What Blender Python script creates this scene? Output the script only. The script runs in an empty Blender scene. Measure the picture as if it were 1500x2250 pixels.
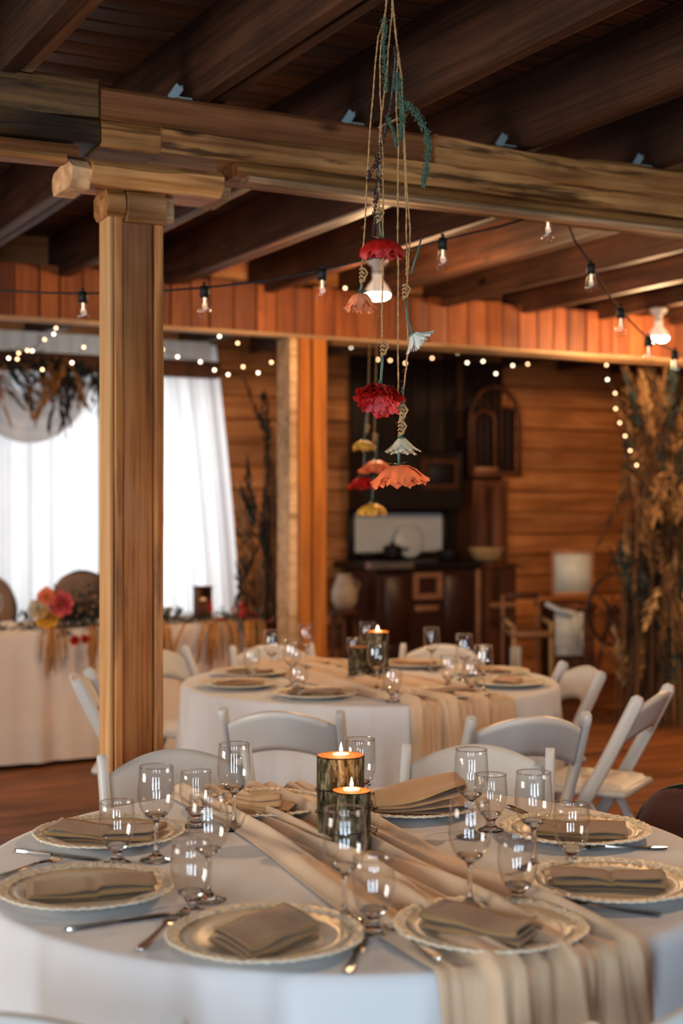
import bpy, math, random
from mathutils import Vector, Matrix, noise
R = random.Random(7)
PI = math.pi
sc = bpy.context.scene
C = sc.collection

# ---------------------------------------------------------------- camera, world, lights, exposure
CH = 1.48           # camera height
F = 3125.0          # focal length in pixels of the 1500x2250 frame
cd = bpy.data.cameras.new('camera'); cam = bpy.data.objects.new('camera', cd); C.objects.link(cam)
cam.location = (0, 0, CH); cam.rotation_euler = (PI/2, 0, 0)
cd.sensor_fit = 'VERTICAL'; cd.sensor_height = 36; cd.sensor_width = 24; cd.lens = 50
cd.clip_start = 0.05; cd.clip_end = 100
cd.dof.use_dof = True; cd.dof.focus_distance = 3.5; cd.dof.aperture_fstop = 2.4
sc.camera = cam
sc.view_settings.view_transform = 'Standard'; sc.view_settings.look = 'None'
sc.view_settings.gamma = 1; sc.view_settings.use_curve_mapping = False
sc.view_settings.exposure = 0.0
cy = sc.cycles
cy.use_denoising = True; cy.use_adaptive_sampling = True; cy.adaptive_threshold = 0.02
cy.max_bounces = 8; cy.diffuse_bounces = 3; cy.glossy_bounces = 4; cy.transmission_bounces = 8
cy.transparent_max_bounces = 24; cy.sample_clamp_indirect = 4; cy.blur_glossy = 0.6
cy.caustics_reflective = False; cy.caustics_refractive = True
w = bpy.data.worlds.new('world'); sc.world = w; w.use_nodes = True
w.node_tree.nodes['Background'].inputs[0].default_value = (0.62, 0.76, 1.0, 1)
w.node_tree.nodes['Background'].inputs[1].default_value = 0.3

ANG = math.radians(28)
U = Vector((math.cos(ANG), math.sin(ANG), 0)); V = Vector((-math.sin(ANG), math.cos(ANG), 0))
P1 = Vector((-0.633, 4.35, 0))
def W(t, s, h=0):
    return P1 + U*t + V*s + Vector((0, 0, h))
def px(x, y, Y):
    return Vector(((x-750)/F*Y, Y, CH+(1125-y)/F*Y))
def tb(x, y, h=0.752):
    Y = (CH-h)*F/(y-1125)
    return Vector(((x-750)/F*Y, Y, h))

def area(name, loc, target, sx, sy, power, col, spread=PI):
    l = bpy.data.lights.new(name, 'AREA'); l.shape = 'RECTANGLE'; l.size = sx; l.size_y = sy
    l.energy = power; l.color = col; l.spread = spread
    o = bpy.data.objects.new(name, l); C.objects.link(o); o.location = loc
    o.rotation_euler = (Vector(target)-Vector(loc)).to_track_quat('-Z', 'Y').to_euler()
    return o
COOL = (0.66, 0.84, 1.0)
DAY = (0.86, 0.93, 1.0)
# daylight standing in the openings of the walls
for i, t in enumerate((-1.1, 0.5, 2.1)):
    area('window_daylight', W(t, 6.33, 1.45), W(t, 0, 1.1), 1.5, 2.0, (15, 18, 36)[i], DAY)
for i, (x, wd) in enumerate(((-3.2, .4), (-1.7, .4), (0.2, .4), (2.1, .4))):
    area('front_daylight', (x, -2.42, 1.38), (x*.3, 3, 0.5), wd, 2.0, 34, COOL, math.radians(105))

area('side_daylight', W(-4.5, -.1, 1.35), W(.5, -.5, .55), 2.0, 1.3, 66, (1.0, .93, .84), math.radians(112))

# ---------------------------------------------------------------- materials
def lin(c):
    c = c.lstrip('#'); v = [int(c[i:i+2], 16)/255 for i in (0, 2, 4)]
    return tuple((x/12.92 if x <= .04045 else ((x+.055)/1.055)**2.4) for x in v)+(1,)
def newmat(name):
    m = bpy.data.materials.new(name); m.use_nodes = True
    nt = m.node_tree; b = nt.nodes['Principled BSDF']
    return m, nt, b
def L(nt, a, b): nt.links.new(a, b)
def mapcoord(nt, scale, rnd=True, kind='Object'):
    tc = nt.nodes.new('ShaderNodeTexCoord'); mp = nt.nodes.new('ShaderNodeMapping')
    mp.inputs['Scale'].default_value = scale
    if rnd:
        oi = nt.nodes.new('ShaderNodeObjectInfo'); mu = nt.nodes.new('ShaderNodeVectorMath'); mu.operation = 'SCALE'
        mu.inputs[0].default_value = (13, 17, 19); L(nt, oi.outputs['Random'], mu.inputs['Scale'])
        ad = nt.nodes.new('ShaderNodeVectorMath'); ad.operation = 'ADD'
        L(nt, tc.outputs[kind], ad.inputs[0]); L(nt, mu.outputs[0], ad.inputs[1]); L(nt, ad.outputs[0], mp.inputs['Vector'])
    else:
        L(nt, tc.outputs[kind], mp.inputs['Vector'])
    return mp
def ramp(nt, fac, stops):
    r = nt.nodes.new('ShaderNodeValToRGB'); e = r.color_ramp.elements
    while len(e) < len(stops): e.new(.5)
    for i, (p, c) in enumerate(stops): e[i].position = p; e[i].color = lin(c) if isinstance(c, str) else c
    L(nt, fac, r.inputs[0]); return r
def noise_n(nt, vec, scale, detail=4, dist=0, rough=.55):
    n = nt.nodes.new('ShaderNodeTexNoise'); n.inputs['Scale'].default_value = scale
    n.inputs['Detail'].default_value = detail; n.inputs['Distortion'].default_value = dist
    n.inputs['Roughness'].default_value = rough
    L(nt, vec, n.inputs['Vector']); return n
def mixc(nt, fac, a, b, mode='MIX'):
    m = nt.nodes.new('ShaderNodeMix'); m.data_type = 'RGBA'; m.blend_type = mode
    for s, v in ((m.inputs[0], fac), (m.inputs[6], a), (m.inputs[7], b)):
        if hasattr(v, 'links') or isinstance(v, bpy.types.NodeSocket): L(nt, v, s)
        else: s.default_value = v
    return m.outputs[2]
def bump(nt, b, h, strength, dist=.01):
    bp = nt.nodes.new('ShaderNodeBump'); bp.inputs['Strength'].default_value = strength
    bp.inputs['Distance'].default_value = dist; L(nt, h, bp.inputs['Height']); L(nt, bp.outputs[0], b.inputs['Normal'])
def wood(name, dark, mid, light, axis=0, rough=.6, stain=.5, knots=True, vary=.25, streak=0):
    m, nt, b = newmat(name)
    s = [9, 9, 9]; s[axis] = .7
    mp = mapcoord(nt, s)
    n1 = noise_n(nt, mp.outputs[0], 1.6, 6, .8)
    s2 = [50, 50, 50]; s2[axis] = 1.2
    mp2 = mapcoord(nt, s2); n2 = noise_n(nt, mp2.outputs[0], 1.5, 3)
    r = ramp(nt, n1.outputs[0], [(.3, dark), (.5, mid), (.72, light)])
    col = mixc(nt, .35, r.outputs[0], ramp(nt, n2.outputs[0], [(.35, dark), (.6, light)]).outputs[0])
    mp3 = mapcoord(nt, (1.5, 1.5, 1.5)); n3 = noise_n(nt, mp3.outputs[0], 1.3, 3)
    st = ramp(nt, n3.outputs[0], [(.42, (0, 0, 0, 1)), (.7, (stain,)*3+(1,))])
    dk = tuple(x*.35 for x in lin(dark)[:3])+(1,)
    col = mixc(nt, st.outputs[0], col, dk)
    if streak:
        s5 = [13, 13, 13]; s5[axis] = 1.1
        mp5 = mapcoord(nt, s5); n5 = noise_n(nt, mp5.outputs[0], 1.0, 5, .5, .65)
        sr = ramp(nt, n5.outputs[0], [(.56, (0, 0, 0, 1)), (.64, (streak,)*3+(1,))])
        col = mixc(nt, sr.outputs[0], col, tuple(x*.22 for x in lin(dark)[:3])+(1,))
    if knots:
        s4 = [5, 5, 5]; s4[axis] = 2.2
        mp4 = mapcoord(nt, s4); vo = nt.nodes.new('ShaderNodeTexVoronoi'); vo.inputs['Scale'].default_value = .8
        L(nt, mp4.outputs[0], vo.inputs['Vector'])
        kr = ramp(nt, vo.outputs['Distance'], [(.05, (1, 1, 1, 1)), (.11, (0, 0, 0, 1))])
        col = mixc(nt, kr.outputs[0], col, dk)
    oi = nt.nodes.new('ShaderNodeObjectInfo'); hv = nt.nodes.new('ShaderNodeHueSaturation')
    mr = nt.nodes.new('ShaderNodeMapRange'); mr.inputs[3].default_value = 1-vary; mr.inputs[4].default_value = 1+vary
    L(nt, oi.outputs['Random'], mr.inputs[0]); L(nt, mr.outputs[0], hv.inputs['Value']); L(nt, col, hv.inputs['Color'])
    L(nt, hv.outputs[0], b.inputs['Base Color'])
    b.inputs['Roughness'].default_value = rough; b.inputs['Specular IOR Level'].default_value = .3
    bump(nt, b, n2.outputs[0], .5, .004)
    return m
def plain(name, col, rough=.6, metal=0, spec=.5, noise_amt=.12, sheen=0, nscale=12, bumpy=0, emit=None, es=0):
    m, nt, b = newmat(name)
    mp = mapcoord(nt, (1, 1, 1)); n = noise_n(nt, mp.outputs[0], nscale, 4)
    c = lin(col)
    lo = tuple(max(0, x*(1-noise_amt)) for x in c[:3])+(1,); hi = tuple(min(1, x*(1+noise_amt)) for x in c[:3])+(1,)
    r = ramp(nt, n.outputs[0], [(.3, lo), (.7, hi)]); L(nt, r.outputs[0], b.inputs['Base Color'])
    b.inputs['Roughness'].default_value = rough; b.inputs['Metallic'].default_value = metal
    b.inputs['Specular IOR Level'].default_value = spec
    if sheen: b.inputs['Sheen Weight'].default_value = sheen
    if bumpy: bump(nt, b, n.outputs[0], bumpy, .003)
    if emit: b.inputs['Emission Color'].default_value = lin(emit); b.inputs['Emission Strength'].default_value = es
    return m
def emis(name, col, s):
    m, nt, b = newmat(name); b.inputs['Base Color'].default_value = (0, 0, 0, 1)
    b.inputs['Emission Color'].default_value = col; b.inputs['Emission Strength'].default_value = s
    return m
def fabric(name, col, trans=.0, transp=0.0, weave=400, rough=.9, spec=.1, var=.06):
    m, nt, b = newmat(name); c = lin(col)
    mp = mapcoord(nt, (1, 1, 1)); n = noise_n(nt, mp.outputs[0], 6, 4)
    r = ramp(nt, n.outputs[0], [(.3, tuple(x*(1-var) for x in c[:3])+(1,)), (.7, c)])
    L(nt, r.outputs[0], b.inputs['Base Color']); b.inputs['Roughness'].default_value = rough
    b.inputs['Specular IOR Level'].default_value = spec; b.inputs['Sheen Weight'].default_value = .15
    if weave:
        nb = noise_n(nt, mp.outputs[0], weave, 2); bump(nt, b, nb.outputs[0], .15, .001)
    out = nt.nodes['Material Output']; sh = b.outputs[0]
    if trans:
        tr = nt.nodes.new('ShaderNodeBsdfTranslucent'); L(nt, r.outputs[0], tr.inputs[0])
        mx = nt.nodes.new('ShaderNodeMixShader'); mx.inputs[0].default_value = trans
        L(nt, sh, mx.inputs[1]); L(nt, tr.outputs[0], mx.inputs[2]); sh = mx.outputs[0]
    if transp:
        tp = nt.nodes.new('ShaderNodeBsdfTransparent')
        mx = nt.nodes.new('ShaderNodeMixShader'); mx.inputs[0].default_value = transp
        L(nt, sh, mx.inputs[1]); L(nt, tp.outputs[0], mx.inputs[2]); sh = mx.outputs[0]
    L(nt, sh, out.inputs[0]); return m
def thin_glass(name, tint=(.988, .99, .99, 1)):
    m, nt, b = newmat(name); out = nt.nodes['Material Output']
    tp = nt.nodes.new('ShaderNodeBsdfTransparent'); tp.inputs[0].default_value = tint
    gl = nt.nodes.new('ShaderNodeBsdfGlossy'); gl.inputs['Roughness'].default_value = .02
    fr = nt.nodes.new('ShaderNodeFresnel'); ge = nt.nodes.new('ShaderNodeNewGeometry'); mr = nt.nodes.new('ShaderNodeMapRange')
    mr.inputs[3].default_value = 1.6; mr.inputs[4].default_value = 1/1.6; L(nt, ge.outputs['Backfacing'], mr.inputs[0]); L(nt, mr.outputs[0], fr.inputs[0])
    mx = nt.nodes.new('ShaderNodeMixShader'); L(nt, fr.outputs[0], mx.inputs[0])
    L(nt, tp.outputs[0], mx.inputs[1]); L(nt, gl.outputs[0], mx.inputs[2]); L(nt, mx.outputs[0], out.inputs[0])
    return m
def solid_glass(name):
    m, nt, b = newmat(name); b.inputs['Base Color'].default_value = (.97, .98, .98, 1)
    b.inputs['Transmission Weight'].default_value = 1; b.inputs['IOR'].default_value = 1.5; b.inputs['Roughness'].default_value = 0.01
    return m

M = {}
M['beam'] = wood('beam_wood', '#5a3012', '#a86830', '#cc9050', 0, stain=.5, streak=.8)
M['beam_red'] = wood('beam_planed_wood', '#5c3016', '#7e4a26', '#98603a', 0, stain=.35)
M['beam_dark'] = wood('weathered_log_wood', '#2a1b10', '#5e3e20', '#94683a', 0, stain=.85, streak=.8)
M['beam_pale'] = wood('pale_sawn_wood', '#8a6440', '#c49a6c', '#d8b48a', 0, stain=.5, streak=.4)
M['bark_face'] = wood('hewn_wood', '#703c18', '#c07f42', '#dea466', 0, stain=.6, streak=.85)
M['endgrain'] = plain('cut_end_wood', '#d0a070', .8, noise_amt=.45, nscale=18, bumpy=.6)
M['post'] = wood('post_wood', '#7a441c', '#b27038', '#cc8c50', 2, stain=.4, streak=.5)
M['post_core'] = wood('post_core_wood', '#6a3818', '#aa6430', '#c8864a', 2, stain=.4, streak=.6)
M['post_pale'] = wood('post_pale_wood', '#b07c48', '#d69e62', '#e8b680', 2, stain=.15)
M['post_orange'] = wood('orange_post_wood', '#8a4812', '#b8691f', '#cc8030', 2, stain=.2)
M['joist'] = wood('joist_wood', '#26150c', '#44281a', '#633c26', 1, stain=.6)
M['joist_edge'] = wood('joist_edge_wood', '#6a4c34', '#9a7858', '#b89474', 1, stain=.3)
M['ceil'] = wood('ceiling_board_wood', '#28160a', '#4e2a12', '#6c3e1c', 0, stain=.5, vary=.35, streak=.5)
M['dark'] = plain('dark_gap', '#0c0705', .9)
M['fascia'] = wood('fascia_board_wood', '#542610', '#80421c', '#9a572a', 2, stain=.4, vary=.35)
M['wallplank'] = wood('wall_plank_wood', '#7a441e', '#bc743a', '#d49258', 0, stain=.35, vary=.25)
M['floor'] = wood('floor_plank_wood', '#38200f', '#7a4524', '#a06436', 0, rough=.45, stain=.4, vary=.18)
M['cloth'] = fabric('white_tablecloth', '#cfcdce', weave=500)
M['runner'] = fabric('champagne_runner', '#d9b896', trans=.1, weave=700, rough=.6, spec=.25)
M['napkin'] = fabric('khaki_napkin', '#8f6e48', weave=900)
M['napkin_light'] = fabric('tan_napkin', '#b48a5e', weave=900)
M['charger'] = plain('champagne_charger', '#cbbfae', .36, noise_amt=.08, nscale=8)
M['rim'] = plain('embossed_rim', '#d6cab4', .35, metal=.1, noise_amt=.35, nscale=170, bumpy=.9)
M['steel'] = plain('cutlery_steel', '#b0aaa4', .18, metal=1, noise_amt=.08)
M['thin'] = thin_glass('thin_glass'); M['glass'] = solid_glass('solid_glass')
M['resin'] = plain('white_resin', '#c0bcb6', .38, spec=.4, noise_amt=.03)
M['pad'] = plain('white_vinyl', '#cfc8c0', .5, noise_amt=.05)
M['brown'] = plain('brown_upholstery', '#4c1e12', .55, noise_amt=.15)
M['tan_uph'] = plain('taupe_upholstery', '#866a58', .7, noise_amt=.12)
M['black'] = plain('black_metal', '#15120f', .4, metal=.6)
M['rubber'] = plain('black_rubber', '#0b0b0b', .6)
M['white'] = fabric('sheer_white', '#f0eeec', trans=.55, transp=.03, weave=0)
M['ivory'] = fabric('ivory_drape', '#f0e6d8', trans=.4, transp=.04, weave=0)
M['twine'] = plain('jute_twine', '#b98d5a', .9, noise_amt=.4, nscale=300, bumpy=.8)
M['fairy'] = emis('fairy_glow', (1, .58, .30, 1), 9)
M['fairyw'] = emis('fairy_glow_white', (1, .80, .60, 1), 10)
M['fil'] = emis('filament_glow', (1, .7, .45, 1), 2.2)
M['lampglow'] = emis('lamp_glow', (1, .93, .85, 1), 14)
M['flame'] = emis('flame_glow', (1, .72, .45, 1), 16)
M['porc'] = plain('porcelain', '#d8d2c8', .3)
M['frost'] = plain('frosted_bulb', '#ece4da', .4, emit='#ffd8b0', es=.5)
M['wax'] = plain('candle_wax', '#f0d8c0', .5, emit='#ffb070', es=.35)
M['galv'] = plain('galvanised_steel', '#b8c8cc', .5, metal=.6)
M['green'] = plain('teal_foliage', '#46604c', .7, noise_amt=.4, nscale=60)
M['stem'] = plain('flower_stem', '#4f6b5c', .5, noise_amt=.25, nscale=40)
M['burg'] = plain('burgundy_seed', '#3e0f0c', .8, noise_amt=.4)
M['red'] = plain('red_petal', '#b40e08', .55, noise_amt=.35, nscale=40)
M['peach'] = plain('peach_petal', '#f08a5c', .5, noise_amt=.12, nscale=20)
M['orange'] = plain('orange_petal', '#ff7a48', .5, noise_amt=.15, nscale=20)
M['cream'] = plain('cream_petal', '#cfc3a4', .6, noise_amt=.18, nscale=60)
M['whitep'] = plain('white_petal', '#d8d6ca', .6, noise_amt=.12, nscale=60)
M['yellow'] = plain('yellow_petal', '#d89a30', .6, noise_amt=.2)
M['pink'] = plain('pink_petal', '#c84a4c', .6, noise_amt=.2)
m, nt, b = newmat('log_bark')
mp = mapcoord(nt, (1, 1, .35)); n1 = noise_n(nt, mp.outputs[0], 60, 6, .6, .7); mp2 = mapcoord(nt, (1, 1, .12)); n2 = noise_n(nt, mp2.outputs[0], 220, 4, .2)
r1 = ramp(nt, n1.outputs[0], [(.38, '#17120d'), (.50, '#54472f'), (.62, '#8c8266'), (.75, '#b4ab90')])
L(nt, mixc(nt, .6, r1.outputs[0], ramp(nt, n2.outputs[0], [(.40, (.12, .1, .08, 1)), (.55, (1, 1, 1, 1))]).outputs[0], 'MULTIPLY'), b.inputs['Base Color'])
b.inputs['Roughness'].default_value = .95; b.inputs['Specular IOR Level'].default_value = .1; bump(nt, b, n2.outputs[0], 1, .006); M['bark'] = m
M['logtop'] = plain('log_top', '#b06a2c', .7, noise_amt=.25, nscale=50)
M['straw'] = plain('dry_straw', '#7a5630', .8, noise_amt=.4, nscale=9)
M['straw2'] = plain('brown_seed_head', '#36200f', .9, noise_amt=.4, nscale=9)
M['straw3'] = plain('pale_plume', '#b08c5c', .9, noise_amt=.25, nscale=9)
M['dgreen'] = plain('dark_foliage', '#1e2c26', .8, noise_amt=.5, nscale=20)
M['amar'] = plain('orange_amaranth', '#b27a3e', .8, noise_amt=.3, nscale=30)
M['iron'] = plain('cast_iron', '#1a1410', .45, metal=.3, noise_amt=.3)
M['ironbrown'] = plain('brown_enamel', '#3a1d12', .4, noise_amt=.2)
M['enamel'] = plain('white_enamel', '#d4d6d2', .3, noise_amt=.06)
M['nickel'] = plain('nickel_trim', '#d0ccc8', .2, metal=.9)
M['oldwood'] = wood('old_furniture_wood', '#2c170c', '#5a3018', '#7a4626', 2, stain=.3, knots=False)
M['shade_board'] = wood('shade_dark_board', '#0f0906', '#22130b', '#341d10', 2, stain=.4, knots=False)  # near-black board colour carrying the wall shade behind the stove
M['tanwood'] = plain('worn_tan_wood', '#9a6a48', .6, noise_amt=.2)
M['panelw'] = plain('white_panel', '#c2c6bf', .5, noise_amt=.08)

# ---------------------------------------------------------------- mesh helpers
class MB:
    def __init__(s): s.v = []; s.f = []
    def add(s, vs, fs):
        k = len(s.v); s.v += [tuple(v) for v in vs]; s.f += [tuple(i+k for i in f) for f in fs]; return s
    def box(s, c, d, rot=None, ch=0):
        x, y, z = (a/2 for a in d)
        if ch:
            vs = []
            for zz, q in ((-z, ch), (-z+ch, 0), (z-ch, 0), (z, ch)):
                for a, b in ((-x+q, -y+ch), (-x+ch, -y+q), (x-ch, -y+q), (x-q, -y+ch), (x-q, y-ch), (x-ch, y-q), (-x+ch, y-q), (-x+q, y-ch)):
                    vs.append(Vector((a, b, zz)))
            fs = [tuple(range(7, -1, -1)), tuple(range(24, 32))]
            for r_ in range(3):
                for i in range(8):
                    j = (i+1) % 8; fs.append((r_*8+i, r_*8+j, r_*8+8+j, r_*8+8+i))
        else:
            vs = [Vector((a, b, q)) for q in (-z, z) for a, b in ((-x, -y), (x, -y), (x, y), (-x, y))]
            fs = [(3, 2, 1, 0), (4, 5, 6, 7), (0, 1, 5, 4), (1, 2, 6, 5), (2, 3, 7, 6), (3, 0, 4, 7)]
        if rot is not None: vs = [rot @ v for v in vs]
        c = Vector(c); return s.add([v+c for v in vs], fs)
    def lathe(s, prof, n=32, c=(0, 0, 0), close=False, rot=None):
        vs = []; fs = []; c = Vector(c)
        for r, z in prof:
            for i in range(n):
                a = 2*PI*i/n; v = Vector((r*math.cos(a), r*math.sin(a), z))
                vs.append((rot @ v if rot is not None else v)+c)
        m = len(prof)
        for k in range(m-1 + (1 if close else 0)):
            for i in range(n):
                j = (i+1) % n; k2 = (k+1) % m
                fs.append((k*n+i, k*n+j, k2*n+j, k2*n+i))
        return s.add(vs, fs)
    def tube(s, pts, r, n=6, cap=True, twist=0):
        pts = [Vector(p) for p in pts]; m = len(pts)
        if m < 2: return s
        rr = r if isinstance(r, (list, tuple)) else [r]*m
        vs = []; fs = []; up = None
        for k, p in enumerate(pts):
            d = (pts[min(k+1, m-1)]-pts[max(k-1, 0)]).normalized()
            if up is None: up = Vector((0, 0, 1)) if abs(d.z) < .9 else Vector((1, 0, 0))
            a = d.cross(up)
            if a.length < 1e-5: a = d.orthogonal()
            a.normalize(); b = d.cross(a).normalized(); up = -b if False else b.cross(d) if False else up
            up = a.cross(d) * -1 if False else (b * -1)
            for i in range(n):
                q = 2*PI*i/n+twist*k; vs.append(p+a*math.cos(q)*rr[k]+b*math.sin(q)*rr[k])
        for k in range(m-1):
            for i in range(n):
                j = (i+1) % n; fs.append((k*n+i, k*n+j, (k+1)*n+j, (k+1)*n+i))
        if cap: fs.append(tuple(range(n-1, -1, -1))); fs.append(tuple(range((m-1)*n, m*n)))
        return s.add(vs, fs)
    def grid(s, fn, nu, nv, closeu=False):
        vs = [fn(i/(nu if closeu else nu-1), j/(nv-1)) for j in range(nv) for i in range(nu)]
        fs = []
        for j in range(nv-1):
            for i in range(nu if closeu else nu-1):
                i2 = (i+1) % nu; fs.append((j*nu+i, j*nu+i2, (j+1)*nu+i2, (j+1)*nu+i))
        return s.add(vs, fs)
    def blob(s, c, r, sq=1.0):
        c = Vector(c); a = R.random()*PI
        vs = [c+Vector((r*math.cos(a+k*PI/2), r*math.sin(a+k*PI/2), 0)) for k in range(4)]
        vs += [c+Vector((0, 0, r*sq)), c-Vector((0, 0, r*sq))]
        return s.add(vs, [(0, 1, 4), (1, 2, 4), (2, 3, 4), (3, 0, 4), (1, 0, 5), (2, 1, 5), (3, 2, 5), (0, 3, 5)])
    def blade(s, pts, w, nrm=None):
        pts = [Vector(p) for p in pts]; m = len(pts); vs = []
        side = Vector((R.uniform(-1, 1), R.uniform(-1, 1), .1)).normalized() if nrm is None else nrm
        for k, p in enumerate(pts):
            ww = w*(1-abs(2*k/(m-1)-.7)**2*.55) if 0 < k < m-1 else w*.25
            vs += [p-side*ww, p+side*ww]
        return s.add(vs, [(2*k, 2*k+1, 2*k+3, 2*k+2) for k in range(m-1)])
    def build(s, name, mat, parent=None, smooth=True, loc=None, rz=0, solid=0, sub=0, keep=False, angle=None):
        me = bpy.data.meshes.new(name); me.from_pydata(s.v, [], s.f); me.update()
        if smooth:
            me.polygons.foreach_set('use_smooth', [True]*len(me.polygons))
            if angle: me.set_sharp_from_angle(angle=math.radians(angle))
        for mm in (mat if isinstance(mat, (list, tuple)) else [mat]): me.materials.append(mm)
        o = bpy.data.objects.new(name, me); C.objects.link(o)
        if loc is not None: o.location = loc
        o.rotation_euler = (0, 0, rz)
        if parent:
            o.parent = parent
            if keep: o.matrix_parent_inverse = parent.matrix_basis.inverted()
        if solid:
            md = o.modifiers.new('thickness', 'SOLIDIFY'); md.thickness = solid; md.offset = 0
        if sub:
            md = o.modifiers.new('smooth', 'SUBSURF'); md.levels = sub; md.render_levels = sub
        return o
def tag(o, label=None, cat=None, group=None, kind=None):
    if label: o['label'] = label
    if cat: o['category'] = cat
    if group: o['group'] = group
    if kind: o['kind'] = kind
    return o
def thing(name, label, cat, loc=(0, 0, 0), rz=0, group=None):
    o = bpy.data.objects.new(name, None); C.objects.link(o); o.location = loc; o.rotation_euler = (0, 0, rz)
    o.empty_display_size = .05
    return tag(o, label, cat, group)
def struct(name, label=None):
    o = bpy.data.objects.new(name, None); C.objects.link(o); o['kind'] = 'structure'
    if label: o['label'] = label
    return o
def dup(root, loc=None, rz=None, label=None, group=None):
    r = root.copy(); C.objects.link(r)
    if loc is not None: r.location = loc
    if rz is not None: r.rotation_euler = (0, 0, rz)
    if label: r['label'] = label
    if group: r['group'] = group
    for ch in list(root.children):
        c = ch.copy(); C.objects.link(c); c.parent = r
        for g in list(ch.children):
            d = g.copy(); C.objects.link(d); d.parent = c
    return r

def roughplank(Lx, Wy, Hz, n=10, rough=.003, ch=.006, seed=0, bow=0):
    """plank along X, centred, chamfered and uneven"""
    m = MB(); y, z = Wy/2, Hz/2
    cs = [(-y+ch, -z), (y-ch, -z), (y, -z+ch), (y, z-ch), (y-ch, z), (-y+ch, z), (-y, z-ch), (-y, -z+ch)]
    vs = []
    for k in range(n+1):
        x = -Lx/2+Lx*k/n
        for i, (a, b) in enumerate(cs):
            q = noise.noise_vector(Vector((x*2.3+seed*7.1, i*3.7+seed, seed*1.3)))
            q2 = noise.noise_vector(Vector((x*9+seed*3.1, i*5.7, seed*2.3)))
            e = rough*(1+.0*i)
            vs.append((x+(q2.x*rough*.5 if k in (0, n) else 0), a+(q.y+q2.y*.4)*e, b+(q.z+q2.z*.4)*e+bow*(1-(2*x/Lx)**2)))
    fs = [tuple(range(8)), tuple(range((n+1)*8-1, n*8-1, -1))]
    for k in range(n):
        for i in range(8):
            j = (i+1) % 8; fs.append((k*8+j, k*8+i, (k+1)*8+i, (k+1)*8+j))
    return m.add(vs, fs)
def wbar(name, t0, t1, s0, s1, h0, h1, mat, parent=None, rough=.003, ch=.005, n=8, seed=None, bow=0, axis='t'):
    """rough bar in the barn frame; grain runs along local X ('t'), Y ('s') or Z ('h')"""
    seed = R.random()*50 if seed is None else seed
    c = W((t0+t1)/2, (s0+s1)/2, (h0+h1)/2); d = (t1-t0, s1-s0, h1-h0)
    if axis == 't': m = roughplank(d[0], d[1], d[2], n, rough, ch, seed, bow)
    elif axis == 's':
        m = roughplank(d[1], d[0], d[2], n, rough, ch, seed, bow); m.v = [(-b, a, q) for a, b, q in m.v]
    else:
        m = roughplank(d[2], d[1], d[0], n, rough, ch, seed, bow); m.v = [(-q, b, a) for a, b, q in m.v]
    return m.build(name, mat, parent, smooth=True, loc=c, rz=ANG, keep=True, angle=35)

# ---------------------------------------------------------------- barn shell
TL, TR = -4.6, 9.5
SF, SB = -8.0, 6.15
HC = CH+1.51        # underside of the ceiling boards
HJ = CH+1.26        # underside of the joists
HB = CH+1.08        # underside of the main beam
fl = struct('floor')
m = MB(); m.box((0, 0, -.05), (TR-TL, SB-SF, .06)); o = m.build('subfloor', M['dark'], fl, smooth=False, loc=W((TL+TR)/2, (SF+SB)/2, 0), rz=ANG)
s = -2.6; k = 0
while s < SB:
    wd = .19
    cut = R.uniform(1.5, 3.2)
    segs = [(TL, cut), (cut+.004, TR)]
    for a, b in segs: wbar('plank', a, b, s, s+wd-.006, -.022, 0, M['floor'], fl, rough=.0012, ch=.002, n=4)
    s += wd; k += 1
m = MB(); m.box((0, 0, 0), (TR-TL, -2.6-SF, .022)); m.build('front_floor', M['floor'], fl, smooth=False, loc=W((TL+TR)/2, (SF-2.6)/2, -.011), rz=ANG)

ce = struct('ceiling')
m = MB(); m.box((0, 0, 0), (TR-TL, SB-SF, .04)); m.build('deck', M['dark'], ce, smooth=False, loc=W((TL+TR)/2, (SF+SB)/2, HC+.05), rz=ANG)
s = -1.9
while s < SB:
    wd = R.uniform(.105, .125)
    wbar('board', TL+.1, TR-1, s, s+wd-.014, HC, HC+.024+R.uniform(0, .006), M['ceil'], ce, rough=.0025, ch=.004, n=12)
    s += wd
# joists run away from the camera over both beams
for k in range(-3, 13):
    t = .16+.6*k
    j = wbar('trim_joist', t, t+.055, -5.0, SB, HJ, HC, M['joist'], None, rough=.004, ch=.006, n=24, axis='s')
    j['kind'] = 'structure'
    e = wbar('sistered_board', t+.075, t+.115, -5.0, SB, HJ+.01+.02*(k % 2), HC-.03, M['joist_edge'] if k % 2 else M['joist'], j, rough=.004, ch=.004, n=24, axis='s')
# main beam on the front post
def beam(name, label, bits):
    b = struct(name, label)
    for nm, t0, t1, s0, s1, h0, h1, mat, rg, bow in bits:
        wbar(nm, t0, t1, s0, s1, h0, h1, mat, b, rough=rg, ch=.012, n=22, bow=bow)
    return b
beam('trim_1', 'main hewn beam carrying the joists over the post', [
    ('top_plank', -.135, 1.30, -.09, .09, CH+1.165, CH+1.26, M['beam_red'], .003, 0),
    ('log', -.135, .05, -.095, .09, CH+1.08, CH+1.163, M['beam'], .006, 0),
    ('log', .05, 2.2, -.105, .09, CH+1.085, CH+1.163, M['bark_face'], .008, .004),
    ('log', 1.02, 2.10, -.11, .10, CH+1.155, CH+1.262, M['bark_face'], .014, -.012),
    ('lower_plank', .30, 5.5, -.10, .08, CH+1.045, CH+1.082, M['beam'], .005, 0),
    ('pale_batten', .33, 5.5, -.125, -.05, CH+1.022, CH+1.043, M['beam_pale'], .004, 0)])
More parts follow.
